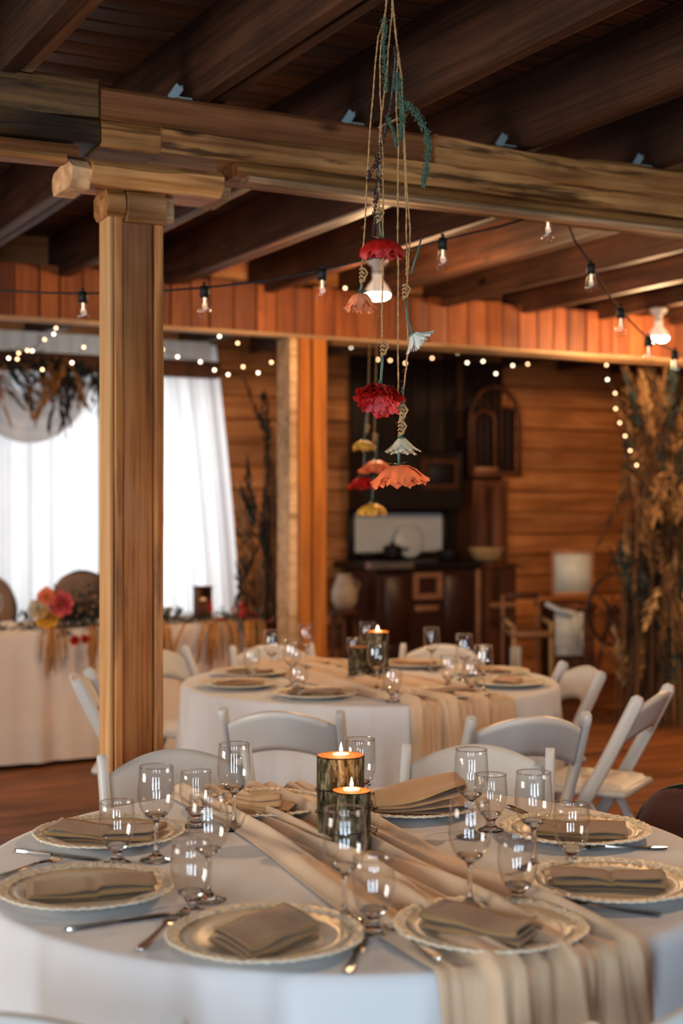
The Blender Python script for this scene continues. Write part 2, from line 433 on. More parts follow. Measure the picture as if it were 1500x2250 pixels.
beam('trim_2', 'weathered dark beam meeting the main beam at the post', [
    ('log', -4.5, -.14, -.09, .09, CH+1.17, CH+1.275, M['beam_dark'], .016, 0),
    ('log', -4.5, -.14, -.095, .09, CH+1.085, CH+1.165, M['beam_dark'], .014, 0),
    ('lower_plank', -4.5, -.20, -.085, .09, CH+1.045, CH+1.08, M['beam_red'], .006, 0),
    ('pale_batten', -4.5, -.24, -.10, -.03, CH+1.022, CH+1.043, M['beam'], .004, 0)])
beam('trim_3', 'beam continuing beyond the notched end', [
    ('log', 2.21, 6.5, -.07, .10, CH+1.085, CH+1.17, M['beam_dark'], .010, 0),
    ('log', 2.12, 6.5, -.07, .10, CH+1.172, CH+1.262, M['beam'], .008, 0)])
# joist hangers glinting on the beam
for k in range(-1, 5):
    t = .16+.6*k
    m = MB(); ro = Matrix.Rotation(.6, 3, 'Y')
    m.box((-.02, 0, .022), (.028, .003, .052), ro); m.box((0, -.012, .002), (.05, .03, .003))
    m.box((-.030, -.004, .026), (.004, .005, .05), ro); m.box((-.013, -.004, .024), (.004, .005, .05), ro)
    o = m.build('joist_hanger', M['galv'], None, smooth=False, loc=W(t-.03, -.06, HJ), rz=ANG)
    tag(o, ['galvanised bracket on the dark weathered beam at the left picture edge', 'galvanised bracket on the beam above the front post bolster', 'galvanised bracket on the beam just left of the twine strands',
        'galvanised bracket on the beam behind the arching teal spray', 'galvanised bracket on the beam near its notched end', 'galvanised bracket on the beam past the right picture edge'][k+1], 'bracket', 'joist brackets on the beam')

# front post with cap and bolster
post = struct('trim_4', 'built-up square post in the front with side boards')
HP = CH+.90
wbar('core', -.048, .048, -.035, .06, 0, HP, M['post_core'], post, rough=.003, n=26, axis='h')
wbar('side_board', -.078, -.050, -.045, .055, 0, HP, M['post'], post, rough=.0025, n=26, axis='h')
wbar('side_board', .050, .078, -.045, .06, 0, HP, M['post'], post, rough=.003, n=26, axis='h')
wbar('corner_board', -.096, -.079, -.040, .05, 0, HP, M['post_pale'], post, rough=.001, n=26, axis='h')
wbar('cap_block', -.045, .075, -.075, .07, CH+.875, CH+.968, M['bark_face'], post, rough=.006, ch=.014, n=8)
wbar('cap_block', -.105, -.050, -.065, .07, CH+.885, CH+.972, M['bark_face'], post, rough=.008, ch=.02, n=6)
wbar('cap_block', .079, .11, -.05, .07, CH+.885, CH+.968, M['beam_pale'], post, rough=.004, ch=.01, n=6)
bo = wbar('bolster', -.17, .245, -.12, .10, CH+.968, CH+1.046, M['bark_face'], post, rough=.012, ch=.026, n=14)
wbar('bolster_end', -.232, -.172, -.11, .09, CH+.955, CH+1.03, M['endgrain'], post, rough=.018, ch=.022, n=5)
wbar('bolster_wedge', .165, .30, -.05, .09, CH+.972, CH+1.02, M['beam_pale'], post, rough=.01, ch=.012, n=5)

# rear header with vertical fascia boards, and its posts
hd = struct('trim_5', 'rear header clad in vertical boards')
HS = 3.30
wbar('header_log', -4, 9, HS+.05, HS+.2, CH+1.05, CH+1.27, M['beam_dark'], hd, rough=.005, n=20)
t = -2.2
while t < 8.3:
    wd = R.uniform(.10, .15)
    wbar('board', t, t+wd-.008, HS-.012+R.uniform(-.004, .004), HS+.03, CH+1.035, CH+1.31+R.uniform(-.006, .01), M['fascia'], hd, rough=.0015, ch=.003, n=3, axis='h')
    t += wd
wbar('ledge', -4, 9, HS-.03, HS+.06, CH+1.012, CH+1.034, M['beam_pale'], hd, rough=.002, n=20)
wbar('ledge_trim', 2.4, 9, HS-.02, HS+.05, CH+.985, CH+1.008, M['beam_dark'], hd, rough=.002, n=14)
p2 = struct('trim_6', 'orange rear post under the header')
wbar('side_board', 2.115, 2.165, HS-.04, HS+.14, 0, CH+1.01, M['beam_pale'], p2, rough=.002, n=16, axis='h')
wbar('core', 2.17, 2.245, HS-.05, HS+.12, 0, CH+1.01, M['post_orange'], p2, rough=.003, n=16, axis='h')
wbar('side_board', 2.258, 2.345, HS-.055, HS+.12, 0, CH+1.01, M['post_orange'], p2, rough=.003, n=16, axis='h')
# blocking above the header between the joists
for k in range(-3, 12):
    t = .16+.6*k
    b = wbar('trim_blocking', t+.12, t+.6, HS+.21, HS+.24, CH+1.27, HC, M['wallplank'], None, rough=.002, n=4); b['kind'] = 'structure'

# back wall of wide planks with one long window behind the drapes
bw = struct('wall_back')
WT0, WT1, WH0, WH1 = -2.0, 2.86, .35, 2.50
h = 0; k = 0
while h < HC:
    ph = .185; h1 = min(h+ph-.008, HC)
    ph_off = R.uniform(-.006, .012)
    spans = [(TL, WT0), (WT1, TR)] if (h1 > WH0 and h < WH1) else [(TL, 4.2+R.uniform(-.5, .5))]
    if len(spans) == 1: spans.append((spans[0][1]+.006, TR))
    for a, b in spans: wbar('plank', a, b, SB+ph_off, SB+.06, h, h1, M['wallplank'], bw, rough=.006, ch=.008, n=18)
    h += ph; k += 1
m = MB()
for (a, b, c_, d_) in ((TL, WT0, 0, HC), (WT1, TR, 0, HC), (WT0, WT1, 0, WH0), (WT0, WT1, WH1, HC)):
    m.box(((a+b)/2, 0, (c_+d_)/2), (b-a, .04, d_-c_))
m.build('sheathing', M['dark'], bw, smooth=False, loc=W(0, SB+.10, 0), rz=ANG)
wi = struct('window_1')
for t in (WT0, -.45, 1.1, WT1): wbar('frame', t-.035, t+.035, SB-.02, SB+.11, WH0, WH1, M['beam_pale'], wi, rough=.001, n=3, axis='h')
for hh in (WH0, WH1): wbar('frame', WT0, WT1, SB-.03, SB+.12, hh-.04, hh+.03, M['beam_pale'], wi, rough=.001, n=3)
# side walls and the wall behind the camera with its openings
for nm, t in (('wall_left', TL), ('wall_right', TR)):
    m = MB(); mid_ = (SF+SB)/2
    if nm == 'wall_right': m.box((0, 0, HC/2), (.1, SB-SF, HC))
    else:
        for a_, b_, c_, d_ in ((SF, -1.1, 0, HC), (.9, SB, 0, HC), (-1.1, .9, 0, .7), (-1.1, .9, 2.0, HC)): m.box((0, (a_+b_)/2-mid_, (c_+d_)/2), (.1, b_-a_, d_-c_))
    o = m.build(nm, M['wallplank'], None, smooth=False, loc=W(t, (SF+SB)/2, 0), rz=ANG); o['kind'] = 'structure'
m = MB(); xs = [-9, -3.6, -2.8, -2.1, -1.3, -.2, .6, 1.7, 2.5, 9]
for i in range(0, 9, 2): m.box(((xs[i]+xs[i+1])/2, 0, 1.5), (xs[i+1]-xs[i], .1, 3.0))
for i in range(1, 9, 2):
    m.box(((xs[i]+xs[i+1])/2, 0, .17), (xs[i+1]-xs[i], .1, .34)); m.box(((xs[i]+xs[i+1])/2, 0, 2.72), (xs[i+1]-xs[i], .1, .56))
o = m.build('wall_front', M['wallplank'], None, smooth=False, loc=(0, -2.55, 0)); o['kind'] = 'structure'

# ---------------------------------------------------------------- lamps
def lamp(p, label, power, group='porcelain ceiling lamps', spot=True):
    """p is the centre of the mounting face on the joist"""
    t = thing('ceiling_lamp', label, 'lamp', p, 0, group)
    MB().lathe([(0, 0), (.05, 0), (.055, -.012), (.045, -.03), (.026, -.04), (.024, -.075), (.03, -.082), (0, -.082)], 24).build('socket', M['porc'], t)
    MB().lathe([(.022, -.08), (.024, -.11), (.045, -.135), (.063, -.165), (.064, -.18)], 28).build('bulb_neck', M['frost'], t)
    MB().lathe([(.064, -.18), (.06, -.196), (.04, -.207), (.0, -.211)], 28).build('bulb_face', M['lampglow'], t)
    l = bpy.data.lights.new('lamp_light', 'SPOT' if spot else 'POINT'); l.energy = power
    if spot: l.spot_size = math.radians(165); l.spot_blend = .5
    l.color = (1, .60, .30); l.shadow_soft_size = .06
    o = bpy.data.objects.new('lamp_light', l); C.objects.link(o); o.location = (0, 0, -.29); o.parent = t
    return t
LG = 'porcelain ceiling lamps'
def joistpoint(x, y):
    Y = (HJ-CH)*F/(1125-y); return Vector(((x-750)/F*Y, Y, HJ))
lamp(joistpoint(829, 567), 'white reflector bulb in porcelain socket glowing behind the hanging red flower', 78, LG, False)
lamp(joistpoint(1446, 678), 'white reflector bulb in porcelain socket glowing above the tall dried grasses', 70, LG, False)
lamp((-3.2, 5.6, HJ), 'added porcelain ceiling lamp over the unseen left aisle', 70, 'added ceiling lamps out of view')  # this and the next unseen lamps are added for warm light
lamp((1.75, 3.9, HJ), 'added porcelain ceiling lamp over the unseen right aisle beside the near table', 105, 'added ceiling lamps out of view')
lamp((-0.9, 2.0, HJ), 'added porcelain ceiling lamp in front of the post, above the picture', 14, 'added ceiling lamps out of view')
lamp((3.6, 8.6, HJ), 'added porcelain ceiling lamp far right of the dried grasses, out of the picture', 190, 'added ceiling lamps out of view', False)

lamp(W(-.6, 4.7, HJ), 'added porcelain ceiling lamp over the unseen end of the head table', 80, 'added ceiling lamps out of view')  # added unseen lamp to brighten the valance and head table

# ---------------------------------------------------------------- cloth
def foldf(th, seed, sharp=1.0):
    v = 0
    for k, (n, a) in enumerate(((9, .5), (17, .9), (29, .5), (43, .25))):
        v += a*math.sin(n*th+seed*3.1*k+1.7*k+.8*math.sin(3*th+seed))
    return v
def cloth_r(r0, th, d, seed, amp):
    """radius of a cloth skirt at drop d below the edge"""
    g = min(1, d/.25)
    return r0+.012*math.sin(min(1, d/.02)*PI/2)+.05*d+amp*g*foldf(th, seed)*(0.35+d)
def tablecloth(cx, cy_, r0, seed, amp, label, hem=.05):
    m = MB(); n = 260
    rings = []
    for q in (.0, .25, .5, .75, .93, .985): rings.append(('top', q))
    for d in (.0, .004, .012, .025, .05, .09, .15, .23, .33, .45, .58, .752-hem): rings.append(('drop', d))
    def fn(u, v):
        th = 2*PI*u; kind, q = rings[int(round(v*(len(rings)-1)))]
        if kind == 'top':
            r = max(.001, r0*q); z = .752+.0007*noise.noise(Vector((r*math.cos(th)*6+seed, r*math.sin(th)*6, 0)))
        else:
            r = cloth_r(r0, th, q, seed, amp) if q > 0 else r0
            z = .752-q
        return (cx+r*math.cos(th), cy_+r*math.sin(th), z)
    m.grid(fn, n, len(rings), closeu=True)
    o = m.build('tablecloth', M['cloth'], None)
    return tag(o, label, 'tablecloth')
def round_table(cx, cy_, r, label):
    t = thing('round_table', label, 'table', (cx, cy_, 0))
    MB().lathe([(0, .70), (r, .70), (r+.004, .72), (r, .747), (0, .747)], 64).build('tabletop', M['tanwood'], t)
    for a in range(4):
        q = a*PI/2+.4; m = MB(); x, y = .35*math.cos(q), .35*math.sin(q)
        m.tube([(x, y, .70), (x*1.05, y*1.05, .35), (x*1.15, y*1.15, 0)], .014, 8); m.build('leg', M['black'], t)
    return t
T1 = (.015, 3.0, .765); T2 = (.122, 6.13, .80)
round_table(T1[0], T1[1], T1[2]-.008, 'round banquet table hidden under the near white cloth with crisp place settings')
round_table(T2[0], T2[1], T2[2]-.008, 'round banquet table hidden under the far white cloth behind the candles')
tablecloth(T1[0], T1[1], T1[2], 1.3, .010, 'white cloth over the near round table, smooth skirt in cool light')
tablecloth(T2[0], T2[1], T2[2], 4.1, .034, 'white cloth over the far round table, deeply pleated skirt')
def runner(cx, cy_, r0, seedc, ampc, a0, a1, half, dropA, dropB, label, seed=3.0):
    """a0 -> a1: centreline ends on the table (x,y); folds run along it"""
    a0 = Vector(a0); a1 = Vector(a1); ax = (a1-a0).normalized(); sd = Vector((ax.y, -ax.x))
    c = Vector((cx, cy_)); nw, nl = 110, 150
    def ext(wo):   # distances along axis where the line leaves the circle
        p = a0+sd*wo-c; b = p.dot(ax); q = b*b-(p.dot(p)-(r0+.004)**2); q = math.sqrt(max(q, 0)); return -b-q, -b+q
    def fn(u, v):
        wo0 = (u-.5)*2*half
        bunch = 1+.06*math.sin(v*7+seed)
        wo = wo0*bunch+.012*math.sin(v*9+u*5+seed)
        l0, l1 = ext(wo)
        l = (l0-dropA)+(l1-l0+dropA+dropB)*v
        ph = u*2*PI
        fold = .5+.5*math.sin(ph*8.6+2.8*math.sin(v*5.5+seed)+1.8*math.sin(ph+v*4))
        fold2 = .5+.5*math.sin(ph*3.6+seed+3*math.sin(v*3.6+1)+v*4)
        wr = noise.noise(Vector((u*8, v*7, seed)))
        edge = min(1, min(u, 1-u)*12)
        hgt = (.002+.017*fold**1.6*(.4+.6*fold2)+.015*fold2**2+.012*wr+.006*noise.noise(Vector((u*20, v*9, seed))))*(.25+.75*edge)
        hgt = max(hgt, .0015)
        if l < l0 or l > l1:
            e = (l0-l) if l < l0 else (l-l1); le = l0 if l < l0 else l1
            p = a0+sd*wo+ax*le; rel = p-c; th = math.atan2(rel.y, rel.x)
            # arc over edge then straight down
            rr = cloth_r(r0, th, e, seedc, ampc)+.004+hgt*(1+1.4*min(1, e/.2))
            z = .752-e+max(0, hgt*(1-e/.03))
            return (cx+rr*math.cos(th), cy_+rr*math.sin(th), z)
        p = a0+sd*wo+ax*l; nearedge = min(l-l0, l1-l)
        rel = p-c; th = math.atan2(rel.y, rel.x)
        z = .7535+hgt
        return (p.x, p.y, z)
    m = MB().grid(fn, nw, nl); o = m.build('table_runner', M['runner'], None, solid=.0012)
    return tag(o, label, 'runner')
runner(T1[0], T1[1], T1[2], 1.3, .010, (-.25, 3.65), (.335, 2.32), .185, .25, .5, 'champagne chiffon runner crossing the near table under the candles, gathered in folds')
runner(T2[0], T2[1], T2[2], 4.1, .034, (-.22, 6.75), (.44, 5.45), .24, .25, .55, 'champagne chiffon runner falling over the front of the far table', seed=5)

# ---------------------------------------------------------------- tableware
def make_charger():
    t = thing('charger_plate', '', 'plate')
    MB().lathe([(0, .002), (.098, .002), (.104, .004), (.14, .014), (.146, .0185), (.12, .0145), (.108, .0115), (.101, .0085), (.096, .0075), (0, .007)], 72).build('dish', M['charger'], t)
    n = 180
    def fn(u, v):
        th = 2*PI*u
        sc_ = abs(math.sin(th*24))**.6; wob = .0015*math.sin(5*th)+.001*math.sin(13*th)
        prof = [(.138, .0135), (.150, .0165), (.1655, .019), (.167, .0215), (.1645, .0232), (.158, .0222), (.150, .0205), (.144, .0178)]
        r, z = prof[int(round(v*7))]
        k = int(round(v*7))
        if k in (2, 3, 4): r += .0028*(sc_-.5)+wob; z += .0010*math.sin(th*48)
        if k in (5, 6): z += .0016*math.sin(th*36+k*2)+.0012*math.sin(th*61); r += .001*math.sin(th*30)
        return (r*math.cos(th), r*math.sin(th), z)
    MB().grid(fn, n, 8, closeu=True).build('embossed_rim', M['rim'], t)
    return t
charger0 = make_charger()
used = [False]
def put(proto, flag, loc, rz, label, group):
    if not flag: o = proto; flag.append(1); o.location = loc; o.rotation_euler = (0, 0, rz); o['label'] = label; o['group'] = group
    else: o = dup(proto, loc, rz, label, group)
    return o
fl_ch = []
PG = 'charger plates on the near table'
plates1 = [((583, 2052), 'cream charger plate with the slanted khaki napkin packet, nearest the camera'),
           ((1076, 2033), 'cream charger plate lying half over the runner at the front, beside the big fork'),
           ((190, 1950), 'cream charger plate with the long creased napkin, before the overlapping glasses'),
           ((1342, 1936), 'cream charger plate at the table right with a neatly creased pale khaki napkin'),
           ((240, 1829), 'cream charger plate behind the goblet and above the lying knife at the table left'),
           ((1266, 1822), 'cream charger plate under the brown leather chair back, goblet in front of it'),
           ((575, 1765), 'cream charger plate beside the tall log candle, with a curled napkin'),
           ((900, 1768), 'cream charger plate buried under the big rumpled tan napkin')]
for (p, lb) in plates1:
    q = tb(*p, h=.77); put(charger0, fl_ch, (q.x, q.y, .7535), R.random()*6, lb, PG)
PG2 = 'charger plates on the far table'
lab2 = ['far table charger in front of the runner fall, napkin on it', 'far table charger nearest the grey chair back left of the runner', 'far table charger at the front left rim with a long rolled napkin',
        'far table charger at the rear left rim, in front of the white chair back', 'far table charger behind the glasses beside the dark log holders, towards the post', 'far table charger in front of the cream chair at the back, beside the lit candle',
        'far table charger at the rear right behind the cluster of wine glasses', 'far table charger at the right rim beside the white folding chair']
pl2 = []
order = [(-.226-.0, -.545, 1), (.30, -.53, 0), (-.545, -.226, 2), (-.53, .19, 3), (-.22, .55, 4), (.22, .55, 5), (.55, .22, 6), (.575, -.17, 7)]
for dx, dy, k in order:
    q = Vector((T2[0]+dx, T2[1]+dy, .7535)); pl2.append(q); put(charger0, fl_ch, q, R.random()*6, lab2[k], PG2)

def napkin(loc, rz, label, group, Lg=.2, wd=.085, layers=4, gap=.0062, mat='napkin', seed=0, split=False, curl=0.0, lift=0.0, skew=0.0):
    """napkin folded into a packet; fold lines run along local X"""
    nx = 26; pts = []
    for k in range(layers):
        z = .001+k*gap; sgn = 1 if k % 2 == 0 else -1
        inset = .002*(k % 3)
        for i in range(9):
            y = sgn*(-wd/2+inset+(wd-2*inset)*i/8); pts.append((y, z))
        if k < layers-1:
            for a in (30, 90, 150):
                q = math.radians(a); pts.append((sgn*(wd/2-inset)+sgn*math.sin(q)*gap*.8, z+gap/2-math.cos(q)*gap/2))
    def fn(u, v):
        y, z = pts[int(round(v*(len(pts)-1)))]
        x = (u-.5)*Lg
        lay = z/gap
        z2 = z+.004*(z/(layers*gap))*math.sin(u*7+seed+lay*.8)+.004*math.sin(y/wd*3+seed)*(lay/layers)+.0012*noise.noise(Vector((u*6, y*30, seed+lay)))
        z2 += .5*curl*0+(0 if lift < .05 else .010*math.sin(u*5.5+y*22)*(lay/layers)-.02*(u-.5)**2*4*(lay/layers))+curl*((2*u-1)**4)*(lay/layers)+lift*(y/wd+.5)*(lay/layers)
        if split:
            z2 += (lay/layers)*(.0035*(1 if u > .52 else 0)-.004*math.exp(-((u-.52)/.03)**2))
            y += .006*(1 if u > .52 else 0)*(lay/layers)
        x += skew*y+.004*math.sin(lay*2.1+seed)*(1 if abs(u-.5) > .45 else 0)
        y += .003*math.sin(u*5+seed+lay*.5)
        return (x, y, z2)
    m = MB().grid(fn, nx, len(pts)); o = m.build('folded_napkin', M[mat], None, loc=loc, rz=rz, solid=.0016)
    return tag(o, label, 'napkin', group)
NG = 'folded napkins on the near table'
def nap_px(a, b, label, **kw):
    p, q = tb(*a, h=.772), tb(*b, h=.772); c = (p+q)/2; d = q-p
    return napkin((c.x, c.y, .7625), math.atan2(d.y, d.x), label, NG, Lg=d.length, **kw)
nap_px((60, 1962), (338, 1944), 'khaki napkin folded long with a middle crease, on the plate with the overlapping glasses behind', wd=.085, split=True, seed=1, layers=4)
nap_px((505, 2085), (662, 2028), 'khaki napkin folded into a slanted packet on the plate nearest the camera', wd=.115, seed=2, layers=4, curl=.006, skew=.35, lift=.012)
nap_px((955, 2018), (1165, 2064), 'khaki napkin with rolled open layers at its end, on the plate half over the runner', wd=.10, seed=3, layers=5, curl=.006, skew=-.2, lift=.006)
nap_px((1212, 1928), (1462, 1938), 'pale khaki napkin folded flat with a sharp middle crease, at the table right', wd=.088, split=True, seed=4, layers=4)
nap_px((118, 1824), (352, 1838), 'brown shadowed napkin behind the goblet at the table left', wd=.095, split=True, seed=5, layers=4, curl=.006)
nap_px((1170, 1822), (1375, 1830), 'brown napkin lying behind the right goblet, below the leather chair', wd=.10, seed=6, layers=4)
# curled napkin and rumpled napkin at the back
def draped(loc, rz, label, Lg, wd, hgt, seed, mat, wave=3.0):
    def fn(u, v):
        x = (u-.5)*Lg; y = (v-.5)*wd
        z = hgt*(.25+.75*(math.sin(PI*min(1, max(0, v*.95+.05))))**.8)*(.45+.55*math.sin(PI*min(1, u*.8+.25)))
        z += .012*math.sin(u*wave*2+v*3+seed)*math.sin(v*wave+seed)+.006*noise.noise(Vector((u*5, v*5, seed)))
        e = min(1, min(u, 1-u, v, 1-v)*9)
        z = z*e+.003
        return (x+.012*math.sin(v*6+seed), y+.012*math.sin(u*5+seed), max(.002, z))
    m = MB().grid(fn, 40, 32)
    def fn2(u, v):
        y = (v-.5)*wd*1.02-.004; x = (u-.5)*Lg*.98+.008
        z = .004+.009*(.5+.5*math.sin(u*13+seed))*(1-v)+.004*v
        return (x, y, z)
    m.grid(fn2, 40, 8)
    for k in range(3):
        m.grid(lambda u, v: ((u-.5)*Lg*(.9-.05*k), -wd/2+.01+.012*k+.008*math.cos(v*PI*2-1), .008+.012*k+.008*math.sin(v*PI*2-1)+.004*math.sin(u*6+k)), 24, 9)
    o = m.build('rumpled_napkin', M[mat], None, loc=loc, rz=rz, solid=.0015)
    return tag(o, label, 'napkin', NG)
q = tb(562, 1772, .772); draped((q.x, q.y+.01, .764), -.18, 'tan napkin curling at its front edge on the plate beside the tall log', .17, .12, .022, 2.0, 'napkin_light', 2.0)
q = tb(915, 1770, .772); napkin((q.x, q.y+.015, .764), -PI/2+.14, 'large rumpled tan linen napkin heaped on the plate right of the candles', NG, Lg=.15, wd=.205, layers=4, gap=.011, mat='napkin_light', seed=4.4, curl=-.008, lift=.066, skew=.25)
NG2 = 'napkins on the far table'
nl2 = ['dark folded napkin on the far plate in front of the grey chair back', 'brown folded napkin on the far plate above the runner fall', 'long brown napkin on the far plate at the front left rim', 'long brown napkin on the far plate at the rear left rim',
       'cream napkin on the far plate beyond the glasses near the orange post', 'golden napkin on the far plate in front of the cream chair back', 'orange-lit napkin on the far plate behind the wine glasses', 'tan napkin on the far plate at the right rim']
for k, q in enumerate(pl2):
    a = math.atan2(q.y-T2[1], q.x-T2[0])+PI/2 if k not in (2, 3) else .03
    napkin((q.x, q.y, .7625), a, nl2[k], NG2, Lg=.2, wd=.09, seed=k, mat='napkin' if k < 2 else 'napkin_light', gap=.006, layers=4)

def rim_ring(r, z, q=.0011):
    return MB().lathe([(r+q*math.cos(a*PI/3), z+q*math.sin(a*PI/3)) for a in range(6)], 40, close=True)
def make_wine():
    t = thing('wine_glass', '', 'glass')
    MB().lathe([(.0005, 0), (.033, 0), (.0345, .0012), (.033, .003), (.020, .0065), (.010, .0125), (.0055, .022), (.0042, .035), (.004, .055), (.0044, .072), (.0052, .079), (.009, .0845), (.017, .090), (.0245, .0965), (.0235, .0985), (.015, .0935), (.0005, .091)], 36).build('stem', M['glass'], t)
    out = [(.0245, .0965), (.031, .105), (.0362, .118), (.0388, .134), (.0386, .150), (.0372, .168), (.035, .196)]
    inn = [(r-.0011, z) for r, z in reversed(out)]
    MB().lathe(out+[(.0345, .1965)]+inn, 40).build('bowl', M['thin'], t)
    rim_ring(.0346, .1965).build('rim', M['glass'], t)
    return t
def make_goblet():
    t = thing('water_goblet', '', 'glass')
    MB().lathe([(.0005, 0), (.028, 0), (.0295, .0015), (.028, .004), (.018, .008), (.011, .014), (.0095, .020), (.012, .026), (.017, .031), (.0245, .0395), (.0232, .0415), (.014, .036), (.0005, .034)], 36).build('stem', M['glass'], t)
    out = [(.0245, .0395), (.031, .051), (.0355, .066), (.0378, .082), (.0376, .098), (.036, .113), (.0352, .128)]
    inn = [(r-.0013, z) for r, z in reversed(out)]
    MB().lathe(out+[(.0346, .1285)]+inn, 40).build('bowl', M['thin'], t)
    rim_ring(.0346, .1285).build('rim', M['glass'], t)
    return t
wine0 = make_wine(); gob0 = make_goblet(); fw = []; fg = []
def gz(x, rim, h, zt):
    Y = (CH-zt-h)*F/(rim-1125); return Vector(((x-750)/F*Y, Y, zt))
WG = 'wine glasses on the near table'
for x, rim, ln, zt in ((343, 1684, 'wine glass beside the goblet over the left rear plate', .7535), (514, 1634, 'wine glass in front of the post-side chair back, topmost of the left cluster', .7535),
                   (457, 1748, 'wine glass overlapping the short goblet, in front of the runner edge', .7535), (757, 1778, 'wine glass standing directly in front of the short log candle', .763),
                   (1032, 1758, 'wine glass beside the runner, directly below the one over the tan napkin', .762), (1035, 1647, 'wine glass rising over the rumpled tan napkin', .7535),
                   (1172, 1697, 'wine glass in front of the slatted folding chairs, behind the egg-shaped goblet', .7535), (790, 1624, 'wine glass standing behind the tall log candle', .7535)):
    put(wine0, fw, gz(x, rim, .196, zt), R.random()*6, ln, WG)
GG = 'water goblets on the near table'
for x, rim, ln, zt in ((257, 1762, 'short goblet standing before the napkin at the table left', .7535), (430, 1694, 'short goblet half hidden between the two left wine glasses', .7535),
                   (420, 1852, 'short goblet nearest the long folded napkin at the table left, fork tines at its foot', .7535), (820, 1884, 'short goblet at the centre front beside the fork', .762),
                   (1137, 1838, 'egg-shaped short goblet between the two right front plates', .7535), (1255, 1766, 'short goblet in front of the plate below the leather chair', .7535),
                   (1078, 1702, 'short goblet peeping out behind the wine glass over the tan napkin', .7535)):
    put(gob0, fg, gz(x, rim, .128, zt), R.random()*6, ln, GG)
WG2 = 'glasses on the far table'
for x, rim, ln in ((597, 1386, 'blurred wine glass over the left plates of the far table'), (827, 1412, 'far wine glass in front of the dark log holders'), (672, 1371, 'blurred wine glass against the orange rear post'),
                   (807, 1367, 'far wine glass rising behind the log holders'), (948, 1379, 'far wine glass in front of the cream chair back'), (1020, 1394, 'far wine glass, tallest of the right cluster'),
                   (642, 1405, 'blurred wine glass just left of the log holders, before the runner'), (1062, 1418, 'far wine glass at the outer side of the right cluster')):
    put(wine0, fw, gz(x, rim, .196, .756), R.random()*6, ln, WG2)
for x, rim, ln in ((553, 1426, 'small blurred goblet over the left rim plate of the far table'), (779, 1402, 'small goblet left against the dark log on the far table'), (655, 1462, 'small goblet at the front of the left cluster on the far table'),
                   (862, 1468, 'small goblet beside the front wine glass on the far table'), (985, 1441, 'small goblet in the right cluster of the far table'), (1036, 1452, 'small goblet lowest of the far right cluster')):
    put(gob0, fg, gz(x, rim, .128, .756), R.random()*6, ln, WG2)

def flatbar(m, prof, th, zf=lambda x: 0):
    """outline [(x, halfwidth)] extruded by th along a z curve"""
    n = len(prof); vs = []
    for x, hw in prof:
        z = zf(x); vs += [(x, -hw, z), (x, hw, z), (x, hw*.8, z+th), (x, -hw*.8, z+th)]
    fs = [(0, 1, 2, 3), tuple((n-1)*4+i for i in (3, 2, 1, 0))]
    for k in range(n-1):
        for i in range(4):
            j = (i+1) % 4; fs.append((k*4+j, k*4+i, (k+1)*4+i, (k+1)*4+j))
    return m.add(vs, fs)
def make_knife():
    t = thing('table_knife', '', 'knife')
    m = MB(); flatbar(m, [(0, .002), (.004, .006), (.012, .0085), (.04, .0075), (.085, .0055), (.095, .005)], .0045); m.build('handle', M['steel'], t, angle=50)
    m = MB(); flatbar(m, [(.094, .0048), (.10, .0065), (.13, .0095), (.18, .010), (.205, .008), (.218, .003)], .0018, lambda x: .0012); m.build('blade', M['steel'], t, angle=50)
    return t
def make_fork():
    t = thing('table_fork', '', 'fork')
    zf = lambda x: .002+.010*math.exp(-((x-.155)/.03)**2)-.0
    m = MB(); flatbar(m, [(0, .003), (.004, .0075), (.02, .0095), (.06, .0065), (.11, .0035), (.135, .004)], .003, lambda x: .002+.004*max(0, (x-.05)/.085)**2); m.build('handle', M['steel'], t, angle=50)
    m = MB(); flatbar(m, [(.133, .004), (.145, .010), (.158, .0125), (.168, .0125)], .002, lambda x: .0065-.12*(x-.145)**2*10+.0); m.build('head', M['steel'], t, angle=50)
    for k in range(4):
        m = MB(); y0 = -.0105+.007*k
        m.tube([(.166, y0, .003), (.18, y0, .0022), (.195, y0, .004), (.205, y0, .0085)], [.0017, .0016, .0014, .0007], 6); m.build('tine', M['steel'], t)
    return t
kn0 = make_knife(); fo0 = make_fork(); fk = []; ff = []
def lay(proto, flag, a, b, label, group, h=.7535, z=None):
    """a: pixel of the handle end, b: pixel towards the tip"""
    p, q = tb(*a, h=h), tb(*b, h=h); d = q-p
    return put(proto, flag, (p.x, p.y, h if z is None else z), math.atan2(d.y, d.x), label, group)
CG = 'cutlery on the near table'
lay(kn0, fk, (142, 2044), (372, 2010), 'dark steel knife lying between the two left front plates', CG)
lay(kn0, fk, (33, 1869), (216, 1891), 'bright steel knife lying before the left rear plate, tip at the goblet foot', CG)
lay(kn0, fk, (765, 2140), (800, 2060), 'knife pointing inwards between the two front plates, beside the goblet', CG)
lay(kn0, fk, (1333, 2058), (1130, 2000), 'knife reaching under the rim of the plate over the runner, handle on the cloth', CG)
lay(kn0, fk, (1115, 1772), (1180, 1798), 'knife between the rumpled napkin plate and the right rear plate', CG)
lay(fo0, ff, (968, 2128), (842, 2042), 'big steel fork lying across the runner between the front plates, tines at the goblet', CG, z=.766)
lay(fo0, ff, (306, 2090), (404, 2002), 'fork with tines between the goblet foot and the front plate rim', CG)
lay(fo0, ff, (1453, 2013), (1250, 1990), 'fork lying before the right plate, tines towards the runner', CG)
lay(fo0, ff, (1466, 1866), (1325, 1866), 'fork at the far right rim below the leather chair', CG)
lay(fo0, ff, (-25, 1936), (180, 1874), 'fork with its tines showing above the left front plate', CG)

